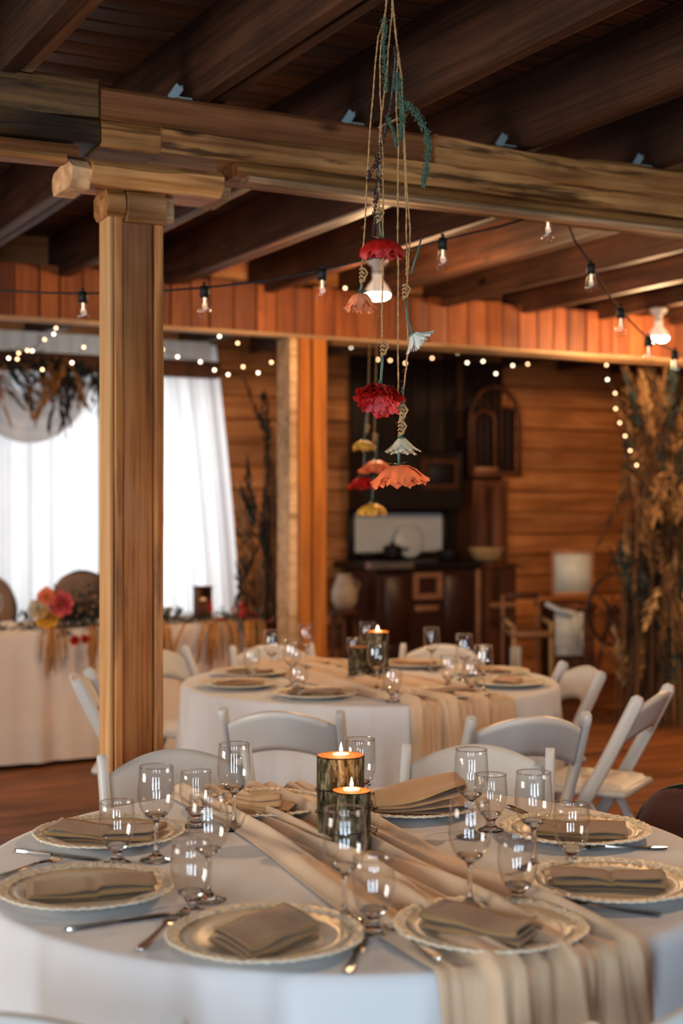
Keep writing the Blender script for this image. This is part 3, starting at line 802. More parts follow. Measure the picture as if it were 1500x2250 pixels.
# log candle holders
def log_holder(loc, r, h, label, group, seed, beads=True):
    t = thing('log_candle_holder', label, 'candle holder', loc, 0, group)
    n = 72
    def fn(u, v):
        th = 2*PI*u; z = v*(h-.002)
        rr = r*(1+.03*math.sin(2*th+seed)+.015*math.sin(5*th))+.0022*noise.noise(Vector((math.cos(th)*9+seed, math.sin(th)*9, z*9)))
        rr -= .004*max(0, noise.noise(Vector((math.cos(th)*22+seed, math.sin(th)*22, z*3)))-.35)*4
        return (rr*math.cos(th), rr*math.sin(th), z)
    MB().grid(fn, n, 14, closeu=True).build('bark', M['bark'], t)
    def fn(u, v):
        th = 2*PI*u; rr = (r*(1+.03*math.sin(2*th+seed)+.015*math.sin(5*th))-.001)*max(v, .28)
        return (rr*math.cos(th), rr*math.sin(th), h-(0 if v > .3 else .004)+.0004*math.sin(20*v))
    MB().grid(fn, n, 14, closeu=True).build('sawn_top', M['logtop'], t)
    for zz in ((.35, .62) if h > .15 else (.3, .7)):
        pts = [((r+.0035)*1.02*math.cos(a*2*PI/40), (r+.0035)*1.02*math.sin(a*2*PI/40), zz*h+.006*math.sin(a*2*PI/40+2)) for a in range(41)]
        wb = MB().tube(pts, .0016, 5); 
        for k in range(5): wb.blob((r+.006+.002*k, -.004+.003*k, zz*h+R.uniform(-.008, .008)), .003)
        wb.build('wire_band', M['black'], t)
    return t
def tealight(loc, label, group, power=.5):
    t = thing('tealight', label, 'candle', loc, 0, group)
    MB().lathe([(.0005, .0), (.018, 0), (.0185, .002), (.0185, .006), (.017, .0055), (.0005, .005)], 28).build('wax', M['wax'], t)
    MB().tube([(0, 0, .005), (.0003, 0, .010)], .0006, 5).build('wick', M['rubber'], t)
    MB().lathe([(.0003, .008), (.0028, .011), (.0036, .0145), (.0026, .0195), (.0011, .025), (.0002, .030)], 14).build('flame', M['flame'], t)
    l = bpy.data.lights.new('flame_light', 'POINT'); l.energy = power; l.color = (1, .5, .18); l.shadow_soft_size = .006
    o = bpy.data.objects.new('flame_light', l); C.objects.link(o); o.location = (0, 0, .036); o.parent = t
    return t
a = Vector((-.002, 3.135, .762)); b = Vector((.0215, 3.035, .762))
log_holder(a, .051, .182, 'taller bark-covered log candle holder at the centre of the near table', 'log candle holders on the near table', 1.0)
log_holder(b, .0405, .124, 'shorter bark-covered log candle holder standing before the tall one on the near table', 'log candle holders on the near table', 2.7)
tealight(a+Vector((.001, 0, .180)), 'lit tealight set in the taller log of the near table', 'lit tealights', .35)
tealight(b+Vector((0, 0, .122)), 'lit tealight set in the shorter log of the near table', 'lit tealights', .35)
c = Vector((.160, 6.30, .760)); d = Vector((.075, 6.22, .760))
log_holder(c, .052, .190, 'dark log candle holder with a flame on the far table', 'log candle holders on the far table', 5)
log_holder(d, .045, .130, 'dark low log candle holder beside the lit one on the far table', 'log candle holders on the far table', 6)
tealight(c+Vector((0, 0, .188)), 'lit tealight glowing as a blurred disc on the far table', 'lit tealights', .5)

# ---------------------------------------------------------------- folding chairs
def sweep_flat(m, pts, wd, th, xc):
    """flat bar in the YZ plane at x = xc; wd across the path in-plane, th along X; rounded ends"""
    pts = [Vector((0, p[0], p[1])) for p in pts]; n = len(pts); vs = []
    for k, p in enumerate(pts):
        dd = (pts[min(k+1, n-1)]-pts[max(k-1, 0)]).normalized(); nn = Vector((0, -dd.z, dd.y))
        ww = wd/2*(.55 if k in (0, n-1) else 1)
        for q, x in ((-1, -.5), (-1, .5), (-.75, .5+.0), (.75, .5), (1, .5-.0), (1, -.5)):
            pass
        c1 = .22
        for a_, b_ in ((-1, -1+c1*2), (-1, 1-c1*2), (-1+c1, 1), (1-c1, 1), (1, 1-c1*2), (1, -1+c1*2), (1-c1, -1), (-1+c1, -1)):
            vs.append(Vector((xc+b_*th/2, p.y, p.z))+nn*a_*ww)
    fs = [tuple(range(7, -1, -1)), tuple(range((n-1)*8, n*8))]
    for k in range(n-1):
        for i in range(8):
            j = (i+1) % 8; fs.append((k*8+i, k*8+j, (k+1)*8+j, (k+1)*8+i))
    return m.add(vs, fs)
def make_chair():
    t = thing('folding_chair', '', 'chair')
    def yz(z): # stile centre line, slightly bowed
        q = z/.80; return (.21-.46*q-.02*math.sin(q*PI), z)
    path = [yz(0), yz(.004), yz(.15), yz(.3), yz(.42), yz(.5), yz(.6), yz(.7), yz(.77), yz(.792), yz(.805)]
    for sx in (-.205, .205):
        m = MB(); sweep_flat(m, path, .050, .026, sx); m.build('side_stile', M['resin'], t, angle=50)
    for sx in (-.165, .165):
        m = MB(); sweep_flat(m, [(-.01, .43), (-.03, .42), (-.10, .28), (-.17, .14), (-.235, .004), (-.237, 0)], .032, .022, sx); m.build('rear_leg', M['resin'], t, angle=50)
    for z, y in ((.20, -.138), (.16, -.158)):
        MB().box((0, y, z), (.31, .016, .022), ch=.004).build('rung', M['resin'], t, angle=50)
    MB().box((0, .165, .09), (.385, .018, .03), ch=.005).build('front_rung', M['resin'], t, angle=50)
    def arch(x, zlo):
        q = 1-(x/.195)**2; return zlo+.055*q
    def fn(u, v):
        x = -.193+.386*u; z = arch(x, .635)+(.135)*v; z = z+.01*(v-.5)*0
        y0 = yz(z)[0]-.030*(1-(x/.195)**2)
        return (x, y0, z-.02)
    MB().grid(fn, 25, 7).build('backrest', M['resin'], t, solid=.016, angle=50)
    MB().box((0, .0, .432), (.37, .385, .028), ch=.01).build('seat_frame', M['resin'], t, angle=50)
    def fn(u, v):
        x = (u-.5)*.335; y = (v-.5)*.35; e = min(1, min(u, 1-u, v, 1-v)*8)
        return (x, y, .447+.022*math.sin(e*PI/2))
    MB().grid(fn, 18, 18).build('seat_pad', M['pad'], t)
    return t
ch0 = make_chair(); fc = []
def chair(bx, by, tx, ty, label, group='white folding chairs at the tables'):
    """bx,by: plan position of the middle of the back top; faces tx,ty"""
    d = Vector((tx-bx, ty-by)).normalized(); o = Vector((bx, by))+d*.27
    put(ch0, fc, (o.x, o.y, 0), math.atan2(d.y, d.x)-PI/2, label, group)
chair(-.475, 4.02, -.12, 3.0, 'white folding chair between the front post and the near table, back turned to the post')
chair(.395, 4.10, .20, 3.0, 'white folding chair behind the rumpled tan napkin, arched back in cool light')
chair(-.21, 4.82, .05, 6.13, 'white folding chair with its grey back before the far table, near the candles')
chair(.63, 4.70, .25, 6.1, 'white folding chair backing the camera before the runner fall of the far table')
chair(1.07, 6.21, .2, 6.0, 'white folding chair at the far table side towards the washstand, back arched')
chair(1.20, 5.36, .30, 5.85, 'white folding chair standing apart on the orange floor, seen from the side')
chair(-.36, 7.22, .0, 6.2, 'cream-lit white folding chair on the far side of the far table, below the head table')
chair(.52, 7.22, .25, 6.2, 'cream-lit white folding chair on the far side of the far table, below the stove')
chair(-1.10, 5.92, .1, 6.0, 'white folding chair at the left of the far table, mostly hidden behind the post')
chair(-.93, 7.0, .0, 6.3, 'white folding chair behind the post, its pale back before the head table skirt')
chair(-.425, 1.92, -.1, 3.0, 'white folding chair just entering the bottom edge of the picture at the left')
chair(.49, 1.98, -.21, 2.70, 'white folding chair whose arched back cuts the bottom right corner of the picture')

def uph_chair(loc, rz, hgt, wd, label, mat, group=None, name='banquet_chair', bh=.5):
    t = thing(name, label, 'chair', loc, rz, group)
    def fn(u, v):
        a = v*PI*2
        rx = wd/2; x = rx*math.cos(a); z = math.sin(a)
        x = rx*abs(math.cos(a))**.75*(1 if math.cos(a) > 0 else -1); z = abs(math.sin(a))**.85*(1 if z > 0 else -1)
        prof = [(0.0, .028), (.75, .026), (.93, .018), (1, 0), (.93, -.018), (.75, -.026), (0, -.028)][int(round(u*6))]
        zz = hgt-bh/2+z*bh/2*prof[0]
        return (x*prof[0], -.22-.12*(zz-.5)+prof[1], zz)
    MB().grid(fn, 7, 40).build('backrest', mat, t, angle=60)
    pts = [(wd/2*1.0*math.cos(q)*(1), -.22-.12*(hgt-bh/2+bh/2*math.sin(q)-.5), hgt-bh/2+bh/2*1.0*math.sin(q)) for q in [k*2*PI/40 for k in range(41)]]
    MB().tube(pts, .011, 8).build('back_frame', M['black'], t)
    MB().box((0, 0, .45), (wd*.98, .44, .07), ch=.025).build('seat', mat, t, angle=60)
    for sx in (-1, 1):
        MB().tube([(sx*wd*.42, -.16, hgt-bh+.02 if hgt-bh > .45 else .5), (sx*wd*.43, -.2, .42), (sx*wd*.45, -.26, 0)], .012, 8).build('leg', M['black'], t)
        MB().tube([(sx*wd*.42, .18, .43), (sx*wd*.44, .21, 0)], .012, 8).build('leg', M['black'], t)
    return t
uph_chair((.70, 3.50, 0), math.radians(120), .775, .46, 'reddish brown leather chair tucked behind the right rear plate of the near table', M['brown'], name='leather_chair', bh=.34)
def face(px_, s_, hh):
    pass
uph_chair(W(.92, 5.35, 0), ANG+PI, 1.05, .46, 'taupe oval-back chair behind the wine glass of the head table', M['tan_uph'], 'oval-back chairs at the head table')
uph_chair(W(1.63, 5.35, 0), ANG+PI, 1.06, .46, 'taupe oval-back chair half hidden behind the front post, beside the bouquet', M['tan_uph'], 'oval-back chairs at the head table')

# ---------------------------------------------------------------- head table, drapes, arch
HT0, HT1, HS0, HS1, HH = -2.2, 2.22, 4.0, 4.76, .79
ht = thing('head_table', 'long rectangular head table under the floor-length ivory cloth', 'table', W((HT0+HT1)/2, (HS0+HS1)/2, 0), ANG)
MB().box((0, 0, HH-.03), (HT1-HT0-.04, HS1-HS0-.04, .03)).build('tabletop', M['tanwood'], ht, smooth=False)
for sx in (-1, 1):
    for sy in (-1, 1): MB().tube([(sx*2.0, sy*.3, HH-.04), (sx*2.0, sy*.3, 0)], .016, 8).build('leg', M['black'], ht)
def fn(u, v):
    per = 2*(HT1-HT0)+2*(HS1-HS0); d = u*per; Lx = HT1-HT0; Ly = HS1-HS0
    if d < Lx: x, y, nx_, ny_ = d, 0, 0, -1
    elif d < Lx+Ly: x, y, nx_, ny_ = Lx, d-Lx, 1, 0
    elif d < 2*Lx+Ly: x, y, nx_, ny_ = Lx-(d-Lx-Ly), Ly, 0, 1
    else: x, y, nx_, ny_ = 0, Ly-(d-2*Lx-Ly), -1, 0
    if v == 0: x = Lx/2+(x-Lx/2)*.01; y = Ly/2+(y-Ly/2)*.01; z = HH+.002
    elif v < .12: z = HH+.002
    else:
        q = (v-.12)/.88; z = HH-.01-(HH-.04)*q
        o_ = .01+.03*q+.018*min(1, q*3)*(math.sin(d*9)+.6*math.sin(d*23+1)+.5*math.sin(d*37+2)); x += nx_*o_; y += ny_*o_
    return W(HT0+x, HS0+y, z)
o = MB().grid(fn, 420, 14, closeu=True).build('head_table_cloth', fabric('ivory_cloth', '#e4d2c0', weave=300), None)
tag(o, 'ivory floor-length cloth of the long head table below the flowers', 'tablecloth')

def curtain(name, t0, t1, s_, h0, h1, mat, label, nf=18, amp=.03, taper=0, seed=0, topt=None):
    def fn(u, v):
        h = h0+(h1-h0)*v
        a0, a1 = t0, t1
        if topt: a0 = t0+(topt[0]-t0)*v**1.5; a1 = t1+(topt[1]-t1)*v**1.5
        t = a0+(a1-a0)*u
        q = math.sin(u*nf*2*PI+seed+.8*math.sin(u*5))+.4*math.sin(u*nf*4.7*PI+seed*2+v)
        return W(t, s_+amp*q*(1-.4*v), h)
    o = MB().grid(fn, nf*12, 12).build(name, mat, None); return tag(o, label, 'curtain')
curtain('sheer_curtain', -1.9, 2.13, 5.72, .03, CH+1.0, M['white'], 'long sheer white curtain backlit by the window behind the head table', 24, .028, seed=1)
curtain('sheer_curtain', 2.14, 2.97, 5.82, .03, CH+1.26, M['white'], 'narrow sheer white curtain tapering beside the rough wall planks', 6, .03, seed=2, topt=(1.95, 2.74))
curtain('ivory_valance', -1.9, 2.55, 5.50, CH+.99, CH+1.24, M['ivory'], 'ivory gathered fabric band above the flower arch', 40, .012, seed=3)
# swag looping over the curtain
def fn(u, v):
    a = PI+PI*u; r_ = .10+.34*v
    return W(1.22+r_*1.05*math.cos(a), 5.62-.012*math.sin(v*28)-.03*v, CH+.93+r_*1.0*math.sin(a)+.012*math.sin(u*9))
o = MB().grid(fn, 40, 50).build('fabric_swag', M['white'], None, solid=.002); tag(o, 'white looped fabric swag hanging under the flower arch', 'swag')
ar = thing('wooden_arch', 'dark timber arch frame behind the head table, with a cut beam end showing', 'arch', W(0, 5.35, 0), ANG)
MB().box((.05, 0, CH+1.02), (5.0, .11, .12), ch=.008).build('crossbeam', M['oldwood'], ar, angle=40)
for x in (-2.3, 1.72): MB().box((x, 0, (CH+.96)/2), (.1, .1, CH+.96), ch=.008).build('upright', M['oldwood'], ar, angle=40)
for x in (1.72,): pass

# ---------------------------------------------------------------- plants and flowers
def sprig(m, p, d, ln, n, w):
    p = Vector(p); d = Vector(d).normalized()
    pts = [p+d*ln*k/3+Vector((0, 0, -.12*ln*(k/3)**2)) for k in range(4)]
    m.blade(pts, w*.3)
    for i in range(n):
        q = p+d*ln*(i+1)/(n+1); a = Vector((R.uniform(-1, 1), R.uniform(-1, 1), R.uniform(-.8, .8)))
        m.blade([q, q+a*w*2.2+d*w, q+a*w*4+d*w*2.5], w)
def petal_mesh(ln, wd, cup, name):
    def fn(u, v):
        x = (u-.5)*wd*math.sin(PI*min(1, .18+.72*v))**.7
        return (x, ln*v, cup*math.sin(v*PI*.55)+cup*.6*(2*(u-.5))**2*v-.0*v)
    m = MB().grid(fn, 5, 5); me = bpy.data.meshes.new(name); me.from_pydata(m.v, [], m.f)
    me.polygons.foreach_set('use_smooth', [True]*len(me.polygons)); return me
def petal_ring(t, me, mat, n, r0, z0, tilt, phase=0, scale=1.0, jit=.12):
    if not me.materials: me.materials.append(mat)
    for k in range(n):
        a = 2*PI*k/n+phase+R.uniform(-jit, jit)
        o = bpy.data.objects.new('petal', me); C.objects.link(o); o.parent = t
        rot = Matrix.Rotation(a, 4, 'Z') @ Matrix.Translation((0, r0, z0)) @ Matrix.Rotation(tilt+R.uniform(-jit, jit), 4, 'X')
        s_ = scale*R.uniform(.92, 1.08); o.matrix_local = rot @ Matrix.Diagonal((s_, s_, s_, 1))
PM = {}
def pmesh(key, ln, wd, cup, mat):
    if key not in PM: me = petal_mesh(ln, wd, cup, key); me.materials.append(M[mat]); PM[key] = me
    return PM[key]
def finish_flower(t, stem, r=.0035, sepals=True):
    MB().tube(stem, r, 7).build('stem', M['stem'], t)
    if sepals:
        m = MB()
        for k in range(5):
            a = k*2*PI/5+R.random(); dx, dy = math.cos(a), math.sin(a)
            m.blade([(0, 0, 0), (dx*.012, dy*.012, .003), (dx*.028, dy*.028, .004+R.uniform(-.006, .008))], .005, Vector((-dy, dx, 0)))
        m.build('sepals', M['stem'], t)
PROF = {'flat': [(.003, 0), (.022, -.002), (.040, -.012), (.051, -.028), (.051, -.046)], 'open': [(.003, 0), (.022, -.002), (.038, -.013), (.049, -.030), (.060, -.046)],
        'bell': [(.003, 0), (.018, -.002), (.027, -.014), (.031, -.032), (.039, -.047)]}
def rose_petal(kind, mat, ruf):
    key = 'rp_%s_%s_%s' % (kind, mat, ruf)
    if key in PM: return PM[key]
    pr = PROF[kind]; sd_ = ruf*3.3
    def fn(u, v):
        f = v*(1-.26*abs(2*u-1)**2.6)*(len(pr)-1); k = min(int(f), len(pr)-2); w_ = f-k
        r_ = pr[k][0]*(1-w_)+pr[k+1][0]*w_; z = pr[k][1]*(1-w_)+pr[k+1][1]*w_
        uu = 2*u-1; r_ *= 1-.16*abs(uu)**3*v; half = .74*(1-.12*v**3)
        q = v**3; r_ += q*.005*math.sin(uu*6+sd_); z += q*(.006*math.sin(uu*8+sd_*2)+.005*abs(uu))-.003*math.sin(v*PI)
        r_ += .0018*(1-uu*uu)*v
        return (r_*math.sin(uu*half), r_*math.cos(uu*half), z)
    m = MB().grid(fn, 11, 9); me = bpy.data.meshes.new('petal'); me.from_pydata(m.v, [], m.f)
    me.polygons.foreach_set('use_smooth', [True]*len(me.polygons)); me.materials.append(M[mat]); PM[key] = me
    return me
def rose(p, rx, ry, scale, mat, label, group, stem, kind='open'):
    """flower hanging head down, built of overlapping ruffled petals"""
    t = thing('hanging_rose', label, 'flower', p, 0, group); t.rotation_euler = (rx, ry, 0)
    for k, (n, s_, dz, sq) in enumerate(((6, 1.0, 0, 1.0), (5, .93, -.003, 1.0), (5, .80, -.006, 1.05), (5, .64, -.009, 1.1), (5, .48, -.011, 1.2), (5, .32, -.013, 1.5))):
        for j in range(n):
            me = rose_petal(kind, mat, (j+k) % 3)
            o = bpy.data.objects.new('petal', me); C.objects.link(o); o.parent = t
            ss = s_*scale*R.uniform(.90, 1.06)
            o.matrix_local = Matrix.Rotation(2*PI*j/n+k*.45+R.uniform(-.12, .12), 4, 'Z') @ Matrix.Translation((0, 0, dz*scale)) @ Matrix.Rotation(R.uniform(-.10, .14), 4, 'X') @ Matrix.Diagonal((ss, ss, ss*sq, 1))
    mm = (Matrix.Translation(p) @ t.rotation_euler.to_matrix().to_4x4()).inverted()
    finish_flower(t, [mm @ Vector(q) for q in stem], .0032)
    return t
def daisy(p, rx, ry, scale, mat, label, group, stem, tilt=-.55, n=12):
    t = thing('hanging_daisy', label, 'flower', p); t.rotation_euler = (rx, ry, .3); tag(t, None, None, group)
    me = pmesh('dpetal_'+mat, .046, .021, -.006, mat)
    petal_ring(t, me, M[mat], n, .008*scale, 0, tilt, 0, scale, .12); petal_ring(t, me, M[mat], n-3, .006*scale, -.004, tilt-.25, .2, scale*.8, .12)
    MB().lathe([(.0005, .004), (.009, .002), (.011, -.003), (.007, -.010), (.0005, -.012)], 14).build('flower_centre', M['stem'], t)
    mm = (Matrix.Translation(p) @ t.rotation_euler.to_matrix().to_4x4()).inverted()
    finish_flower(t, [mm @ Vector(q) for q in stem], .003, False)
    return t
FY = 3.35
P = lambda x, y, dy=0: px(x, y, FY+dy)
FG = 'flowers hung head down over the near table'
rose(P(838, 524), .12, 0, .98, 'red', 'topmost dark red flower hanging in front of the lit ceiling lamp', FG, [P(833, 470), P(834, 500), P(838, 523)], 'flat')
rose(P(791, 644, .02), .05, .05, .92, 'peach', 'peach bell-shaped rose hanging beside the lit ceiling lamp', FG, [P(795, 600, .02), P(794, 625, .02), P(791, 646, .02)], 'bell')
rose(P(840, 852), -.5, .15, 1.0, 'red', 'bright red ruffled flower in the middle of the twine strands', FG, [P(841, 770), P(838, 810), P(836, 850)], 'open')
rose(P(875, 1022), .05, -.06, 1.05, 'orange', 'lowest flower of the strands, an orange peach rose with ruffled petals', FG, [P(876, 955), P(876, 990), P(876, 1022)], 'open')
daisy(P(905, 735), -.15, -.75, .95, 'whitep', 'white daisy tilted outwards on a bent stem beside the strands', FG, [P(892, 655), P(894, 700), P(905, 737)])
daisy(P(882, 964), -.05, .0, .98, 'cream', 'cream daisy hanging just above the lowest rose', FG, [P(884, 850), P(886, 910), P(882, 966)], tilt=-.62, n=13)
TG = 'jute twine strands over the near table'
def wav(pts, n=26, amp=.0012):
    pts = [Vector(p) for p in pts]; out = []; seg = len(pts)-1
    for i in range(n+1):
        f = i/n*seg; k = min(int(f), seg-1); q = pts[k].lerp(pts[k+1], f-k)
        out.append(q+Vector((R.uniform(-amp, amp), R.uniform(-amp, amp), 0)))
    return out
def twine(pts, label, knot=None, fuzz=26, group=TG):
    t = thing('twine_strand', label, 'twine', (0, 0, 0), 0, group)
    q = wav(pts); m = MB(); m2 = MB()
    for ph in (0, PI):
        fine = []
        for i in range(len(q)-1):
            for j in range(5):
                p = q[i].lerp(q[i+1], j/5); a = (i*5+j)*1.1+ph; fine.append(p+Vector((math.cos(a)*.0010, math.sin(a)*.0010, 0)))
        m.tube(fine, .0014, 5)
    m.build('cord', M['twine'], t)
    for i in range(fuzz):
        p = R.choice(q); d_ = Vector((R.uniform(-1, 1), R.uniform(-.5, .5), R.uniform(-1, 1)))*R.uniform(.004, .016)
        m2.tube([p, p+d_*.5+Vector((0, 0, .002)), p+d_], .00022, 3)
    m2.build('loose_fibres', M['twine'], t)
    if knot:
        m = MB(); k = Vector(knot)
        for j in range(4):
            z = .014-.009*j
            m.tube([k+Vector((.0055*math.cos(a*.5)*(1+.2*math.sin(a+j)), .0055*math.sin(a*.5), z+.0025*math.sin(a*1.5+j))) for a in range(14)], .0022, 6)
        m.tube([k+Vector((.004, -.004, .016)), k+Vector((.012, -.006, .004)), k+Vector((.004, -.006, -.012)), k+Vector((-.006, -.004, -.020))], .0022, 6)
        m.build('knot', M['twine'], t)
    return t
TOP = lambda dx=0: P(855+dx, -60)
twine([TOP(-3), P(846, 30), P(829, 90), P(815, 250), P(806, 400), P(797, 560), P(794, 590)], 'outermost twine strand at the left, ending in the knot of the peach rose', P(796, 604))
twine([TOP(2), P(848, 20), P(833, 130), P(836, 230), P(837, 290), P(841, 340), P(841, 400), P(842, 560), P(839, 690), P(840, 745)], 'twine strand passing before the lit lamp down to the bright red flower', P(842, 765))
twine([TOP(6), P(860, 30), P(858, 60), P(846, 190), P(838, 250), P(834, 300), P(833, 420), P(833, 465)], 'short twine strand down to the topmost red flower', P(832, 472))
twine([TOP(4), P(862, 0), P(875, 130), P(872, 160), P(870, 220), P(875, 320), P(874, 480), P(874, 600), P(875, 700), P(874, 860), P(877, 905)], 'longest twine strand down to the cream daisy', P(881, 940))
twine([TOP(8), P(861, 0), P(867, 60), P(877, 140), P(883, 175), P(887, 300), P(891, 410), P(893, 540), P(893, 610)], 'twine strand ending in the knot above the white daisy', P(890, 640))
twine([TOP(5), P(864, 20), P(870, 80), P(880, 160), P(889, 300), P(892, 400), P(902, 520), P(895, 600), P(893, 645)], 'twine strand bowing slightly outwards above the white daisy', None)
twine([P(893, 655), P(894, 720), P(897, 760), P(890, 830), P(882, 880), P(878, 930)], 'lower twine strand behind the white daisy, tied to the lowest rose', P(884, 905))
def amaranth(name, path, r0, mat, label, n=420, group=None):
    t = thing(name, label, 'flower', (0, 0, 0), 0, group)
    pts = [Vector(p) for p in path]; seg = len(pts)-1; m = MB()
    for i in range(n):
        f = R.random()*seg; k = min(int(f), seg-1); q = pts[k].lerp(pts[k+1], f-k)
        tp = 1-.45*(f/seg); v = Vector((R.gauss(0, 1), R.gauss(0, 1), R.gauss(0, 1))).normalized()
        m.blob(q+v*r0*1.15*tp*R.uniform(.3, 1.15), r0*R.uniform(.16, .3), R.uniform(.8, 1.6))
    o = m.build('blossom_clusters', M[mat], t, smooth=False); o['kind'] = 'stuff'
    MB().tube(path, .0018, 5).build('stem', M['stem'], t)
    return t
AG = 'amaranth sprays hung among the twine'
amaranth('teal_amaranth', [P(846, 40), P(842, 90), P(845, 150), P(848, 200)], .009, 'green', 'teal amaranth spray at the top inside the twine strands', 300, AG)
amaranth('teal_amaranth', [P(872, 160), P(876, 200), P(884, 260), P(878, 310)], .011, 'green', 'thick teal amaranth spray hanging straight beside the strands', 420, AG)
amaranth('teal_amaranth', [P(890, 225), P(915, 250), P(938, 290), P(942, 330), P(932, 385), P(930, 410)], .010, 'green', 'long drooping teal amaranth spray arching away over the beam', 620, AG)
amaranth('teal_amaranth', [P(850, 255), P(862, 285), P(872, 325)], .007, 'green', 'small teal amaranth spray tucked between the strands', 200, AG)
amaranth('burgundy_amaranth', [P(866, 100), P(868, 130), P(858, 230), P(846, 280), P(838, 320), P(824, 352)], .008, 'burg', 'upper dark burgundy seed spray between the twine strands', 300, AG)
amaranth('burgundy_amaranth', [P(838, 345), P(815, 375), P(806, 400)], .008, 'burg', 'side branch of dark burgundy seeds against the beam', 160, AG)
amaranth('burgundy_amaranth', [P(830, 350), P(832, 400), P(825, 440), P(822, 490), P(819, 518)], .008, 'burg', 'lower dark burgundy seed spray reaching down to the red flower', 330, AG)
t = thing('green_stalk', 'thin cut green stalk leaning out of the twine knot', 'stalk', (0, 0, 0)); MB().tube([P(926, 522), P(915, 560), P(903, 602)], [.0022, .0028, .0028], 6).build('stem', M['stem'], t)
# blurred second flower hanging, over the far table
GY = 6.3; G = lambda x, y: px(x, y, GY)
twine([G(835, 300), G(826, 600), G(812, 740), G(806, 960)], 'blurred twine strand hanging over the far table', G(806, 940), 8, 'flower hanging over the far table')
twine([G(837, 300), G(832, 600), G(823, 900), G(822, 990)], 'blurred second twine strand over the far table', G(822, 960), 8, 'flower hanging over the far table')
G2 = 'flowers hung over the far table'
for x, y, mt, sc_, kd, ln in ((800, 968, 'yellow', .9, 'flat', 'blurred yellow flower, uppermost of the far hanging flowers'), (825, 1012, 'orange', 1.2, 'open', 'blurred orange red flower partly hidden behind the lowest rose'), (797, 1048, 'red', 1.1, 'open', 'blurred dark red flower over the stove'),
                        (817, 1106, 'yellow', 1.2, 'flat', 'blurred yellow flower, lowest of the far hanging flowers')):
    rose(G(x, y), 0, 0, sc_, mt, ln, G2, [G(x+4, y-60), G(x+2, y-30), G(x, y)], kd)

# dried grass bundles
def brush(m, p, d, ln, rad, n, w):
    """one feathery head: blades fanning off an axis"""
    p = Vector(p); d = Vector(d).normalized()
    for i in range(n):
        f = R.random(); r_ = rad*(math.sin(PI*min(1, f*.9+.12))**.7)
        o_ = Vector((R.gauss(0, 1), R.gauss(0, 1), 0)).normalized()*r_*R.uniform(.3, 1)
        s_ = p+d*ln*f; e = s_+o_+d*ln*R.uniform(.10, .25)
        m.blade([s_, s_.lerp(e, .5)+o_*.15, e], w)
def bundle(base, h, rb, rt, label, nstalk, nbrush, mix, lean=0.0, blen=.42, brad=.06, bw=1.0):
    t = thing('dried_grass_bundle', label, 'dried plants', base)
    keys = ['straw', 'straw2', 'straw3', 'dgreen']; ms = {k: MB() for k in keys}
    def prof(g): return rb*(1-g)**2+rb*.55*(1-g)+rt*g**.8
    for i in range(nstalk):
        a = R.random()*2*PI; q = math.sqrt(R.random()); ht_ = h*R.uniform(.35, 1.0); k = R.choices(keys, [.5, .35, .08, .07])[0]
        j_ = R.gauss(0, .04)
        pts = []
        for j in range(5):
            z = ht_*j/4; g = z/h; rr = prof(g)*q; pts.append(Vector((rr*math.cos(a)+lean*g+j_*g, rr*math.sin(a)+j_*g*.5, z)))
        ms[k].blade(pts, .0045)
    for i in range(nbrush):
        a = R.random()*2*PI; q = R.random()**.5; z = h*R.uniform(.10, .93); g = z/h; k = R.choices(keys, mix)[0]
        rr = prof(g)*q; p = Vector((rr*math.cos(a)+lean*g, rr*math.sin(a), z))
        d_ = Vector((math.cos(a)*.32*q+R.gauss(0, .16), math.sin(a)*.3*q+R.gauss(0, .16), 1 if R.random() < .82 else -.8))
        brush(ms[k], p, d_, blen*R.uniform(.5, 1.25), brad*R.uniform(.5, 1.3), 46 if k != 'dgreen' else 26, .006*bw if k != 'dgreen' else .012*bw)
    for nm, key in (('stalks', 'straw'), ('seed_heads', 'straw2'), ('plumes', 'straw3'), ('leaves', 'dgreen')):
        if ms[key].v: o = ms[key].build(nm, M[key], t, smooth=False); o['kind'] = 'stuff'
    return t
b = px(1455, 1585, 9.9); bundle((b.x, b.y, 0), 2.42, .22, .26, 'huge bundle of dried grasses and seed heads standing by the right edge, lit orange', 380, 210, (.36, .36, .10, .18), brad=.075, bw=1.5)
b = px(606, 1500, 9.55); bundle((b.x, b.y, 0), 2.2, .06, .09, 'slim dark bundle of dried branches between the curtain and the orange post', 120, 46, (.06, .55, .03, .36), brad=.05)
b = px(572, 1500, 9.75); bundle((b.x, b.y, 0), 1.62, .05, .12, 'low pale feathery dried grasses leaning towards the curtain', 60, 26, (.25, .12, .40, .23), lean=-.05)

def foliage(name, label, cat, c, spread, n, mats, w=.010, ln=.16, down=0.0, group=None):
    t = thing(name, label, cat, c, ANG, group)
    for nm, mt, fr in mats:
        m = MB()
        for i in range(int(n*fr)):
            p = Vector((R.gauss(0, .5)*spread[0], R.gauss(0, .5)*spread[1], R.gauss(0, .5)*spread[2]))
            d_ = Vector((R.uniform(-1, 1)+p.x*2, R.uniform(-1, 1), R.uniform(-.8, .8)-down))
            sprig(m, p, d_, ln*R.uniform(.6, 1.2), 5, w)
        o = m.build(nm, M[mt], t, smooth=False); o['kind'] = 'stuff'
    return t
q = W(.75, 5.25, CH+1.0)
foliage('arch_garland', 'dark trailing garland of grasses tied over the timber arch', 'garland', W(.80, 5.26, CH+.98), (.42, .08, .07), 110, (('leaves', 'dgreen', .6), ('grasses', 'straw2', .3), ('plumes', 'amar', .3)), .011, .26, .35)
